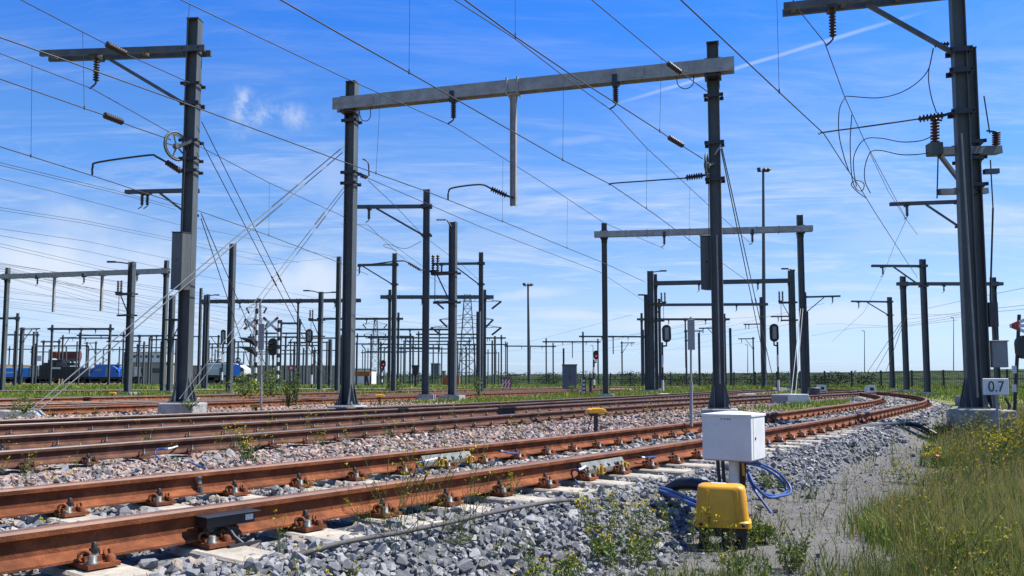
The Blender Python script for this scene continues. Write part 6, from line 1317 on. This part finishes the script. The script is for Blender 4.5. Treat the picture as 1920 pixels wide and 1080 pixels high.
def math_(op, a, b=None, c=None, clamp=False):
    n = N.new('ShaderNodeMath'); n.operation = op; n.use_clamp = clamp
    for i, x in enumerate((a, b, c)):
        if x is None: continue
        if isinstance(x, (int, float)): n.inputs[i].default_value = x
        else: L.new(x, n.inputs[i])
    return n.outputs[0]
def mapr(x, a, b, c=0, d=1):
    n = N.new('ShaderNodeMapRange'); n.interpolation_type = 'SMOOTHSTEP'; L.new(x, n.inputs[0])
    for i, v in enumerate((a, b, c, d)): n.inputs[i+1].default_value = v
    return n.outputs[0]
zc = math_('MAXIMUM', sep.outputs[2], .0); den = math_('ADD', zc, .10)
px_ = math_('DIVIDE', sep.outputs[0], den); py_ = math_('DIVIDE', sep.outputs[1], den)
cmb = N.new('ShaderNodeCombineXYZ'); L.new(px_, cmb.inputs[0]); L.new(py_, cmb.inputs[1])
def layer(scale, rot, sx, sy, det, lo_, hi, seed, dist=0.0, rough=.6):
    mp = N.new('ShaderNodeMapping'); mp.inputs['Rotation'].default_value = (0, 0, rot); mp.inputs['Scale'].default_value = (sx, sy, 1); mp.inputs['Location'].default_value = (seed, seed*.7, seed*.3); L.new(cmb.outputs[0], mp.inputs[0])
    n = N.new('ShaderNodeTexNoise'); n.inputs['Scale'].default_value = scale; n.inputs['Detail'].default_value = det; n.inputs['Roughness'].default_value = rough; n.inputs['Distortion'].default_value = dist; L.new(mp.outputs[0], n.inputs['Vector'])
    return mapr(n.outputs['Fac'], lo_, hi)
c1 = layer(1.3, math.radians(-14), .50, 1.25, 9, .42, .84, 3.1, 1.2, .66)
c2 = layer(3.4, math.radians(-10), .40, 1.3, 9, .44, .84, 9.7, 1.4, .70)
fade = mapr(sep.outputs[2], .40, .10, .26, 1.0); low = mapr(sep.outputs[2], .20, .0, .0, .35)
cl = math_('MULTIPLY', math_('ADD', math_('MULTIPLY', c1, .85), math_('MULTIPLY', c2, .55)), fade, None, True)
cl = math_('MAXIMUM', cl, math_('MULTIPLY', low, .55))
def dotn(vec):
    n = N.new('ShaderNodeVectorMath'); n.operation = 'DOT_PRODUCT'; L.new(nrm.outputs[0], n.inputs[0]); n.inputs[1].default_value = vec; return n.outputs['Value']
nrm = N.new('ShaderNodeVectorMath'); nrm.operation = 'NORMALIZE'; L.new(tc.outputs['Generated'], nrm.inputs[0])
wn = N.new('ShaderNodeTexNoise'); wn.inputs['Scale'].default_value = 14; wn.inputs['Detail'].default_value = 6; L.new(nrm.outputs[0], wn.inputs['Vector'])
fn = N.new('ShaderNodeTexNoise'); fn.inputs['Scale'].default_value = 38; fn.inputs['Detail'].default_value = 8; fn.inputs['Roughness'].default_value = .7; L.new(nrm.outputs[0], fn.inputs['Vector'])
wob = math_('SUBTRACT', wn.outputs['Fac'], .5)
def streak(a, b, wid, amt, soft=.05, wobk=.006):
    A = ray(*a).normalized(); B = ray(*b).normalized(); n = A.cross(B).normalized(); t = (B-A).normalized(); mid = (A+B).normalized(); hl = (B-A).length/2
    d = math_('ABSOLUTE', math_('ADD', dotn(tuple(n)), math_('MULTIPLY', wob, wobk))); m = mapr(d, wid, wid*.1); along_ = math_('ABSOLUTE', math_('SUBTRACT', dotn(tuple(t)), mid.dot(t)))
    return math_('MULTIPLY', math_('MULTIPLY', m, mapr(along_, hl, hl-soft)), math_('MULTIPLY', mapr(wn.outputs['Fac'], .2, .6, .55, 1), amt))
extra = [streak((1090, 215), (1800, 2), .0034, .36, .12, .004), streak((1010, 272), (1160, 258), .008, .18, .03, .02), streak((1140, 262), (1120, 235), .006, .12, .02, .02), math_('MULTIPLY', streak((385, 226), (640, 206), .026, .55, .06, .09), mapr(fn.outputs['Fac'], .35, .7)), math_('MULTIPLY', streak((412, 188), (492, 206), .020, .85, .03, .07), mapr(fn.outputs['Fac'], .38, .66)), streak((1470, 318), (1600, 315), .004, .25, .03, .01), streak((1000, 522), (1130, 508), .004, .3, .03, .01)]
extra += [streak((-200, 500), (430, 525), .075, .9, .12, .05), streak((330, 545), (760, 535), .045, .8, .10, .06), streak((-100, 590), (640, 600), .03, .6, .12, .03), streak((1000, 612), (2000, 578), .022, .7, .15, .03), streak((700, 470), (1140, 432), .02, .22, .1, .05), streak((1480, 470), (1960, 430), .03, .22, .1, .05), streak((-50, 400), (330, 420), .04, .5, .1, .07), streak((850, 560), (1130, 545), .012, .5, .08, .03), streak((480, 330), (760, 350), .04, .35, .1, .08), streak((900, 590), (1250, 597), .010, .6, .1, .02)]
for e in extra: cl = math_('MAXIMUM', cl, e)
tr = N.new('ShaderNodeValToRGB'); te = tr.color_ramp.elements; tr.color_ramp.interpolation = 'EASE'
while len(te) < 5: te.new(.5)
for i, (p, c) in enumerate(((0, (1.05, 1.45, 2.4)), (.08, (1.12, 1.34, 1.9)), (.16, (.98, 1.28, 1.75)), (.26, (.74, 1.28, 2.0)), (.43, (.34, 1.14, 2.42)))): te[i].position = p; te[i].color = (c[0]/3, c[1]/3, c[2]/3, 1)
L.new(zc, tr.inputs[0]); tn = N.new('ShaderNodeVectorMath'); tn.operation = 'SCALE'; L.new(tr.outputs[0], tn.inputs[0]); tn.inputs['Scale'].default_value = 3
hs = N.new('ShaderNodeMix'); hs.data_type = 'RGBA'; hs.blend_type = 'MULTIPLY'; hs.inputs['Factor'].default_value = 1; L.new(sky.outputs[0], hs.inputs['A']); L.new(tn.outputs['Vector'], hs.inputs['B'])
mx = N.new('ShaderNodeMix'); mx.data_type = 'RGBA'; L.new(cl, mx.inputs['Factor']); L.new(hs.outputs['Result'], mx.inputs['A']); mx.inputs['B'].default_value = (8.2, 9.0, 10.3, 1)
L.new(mx.outputs['Result'], bg.inputs['Color']); bg.inputs['Strength'].default_value = .05
S.view_settings.view_transform = 'Standard'; S.view_settings.look = 'None'; S.view_settings.exposure = .95; S.view_settings.gamma = 1
S.cycles.use_adaptive_sampling = True; S.cycles.max_bounces = 6; S.cycles.transparent_max_bounces = 4
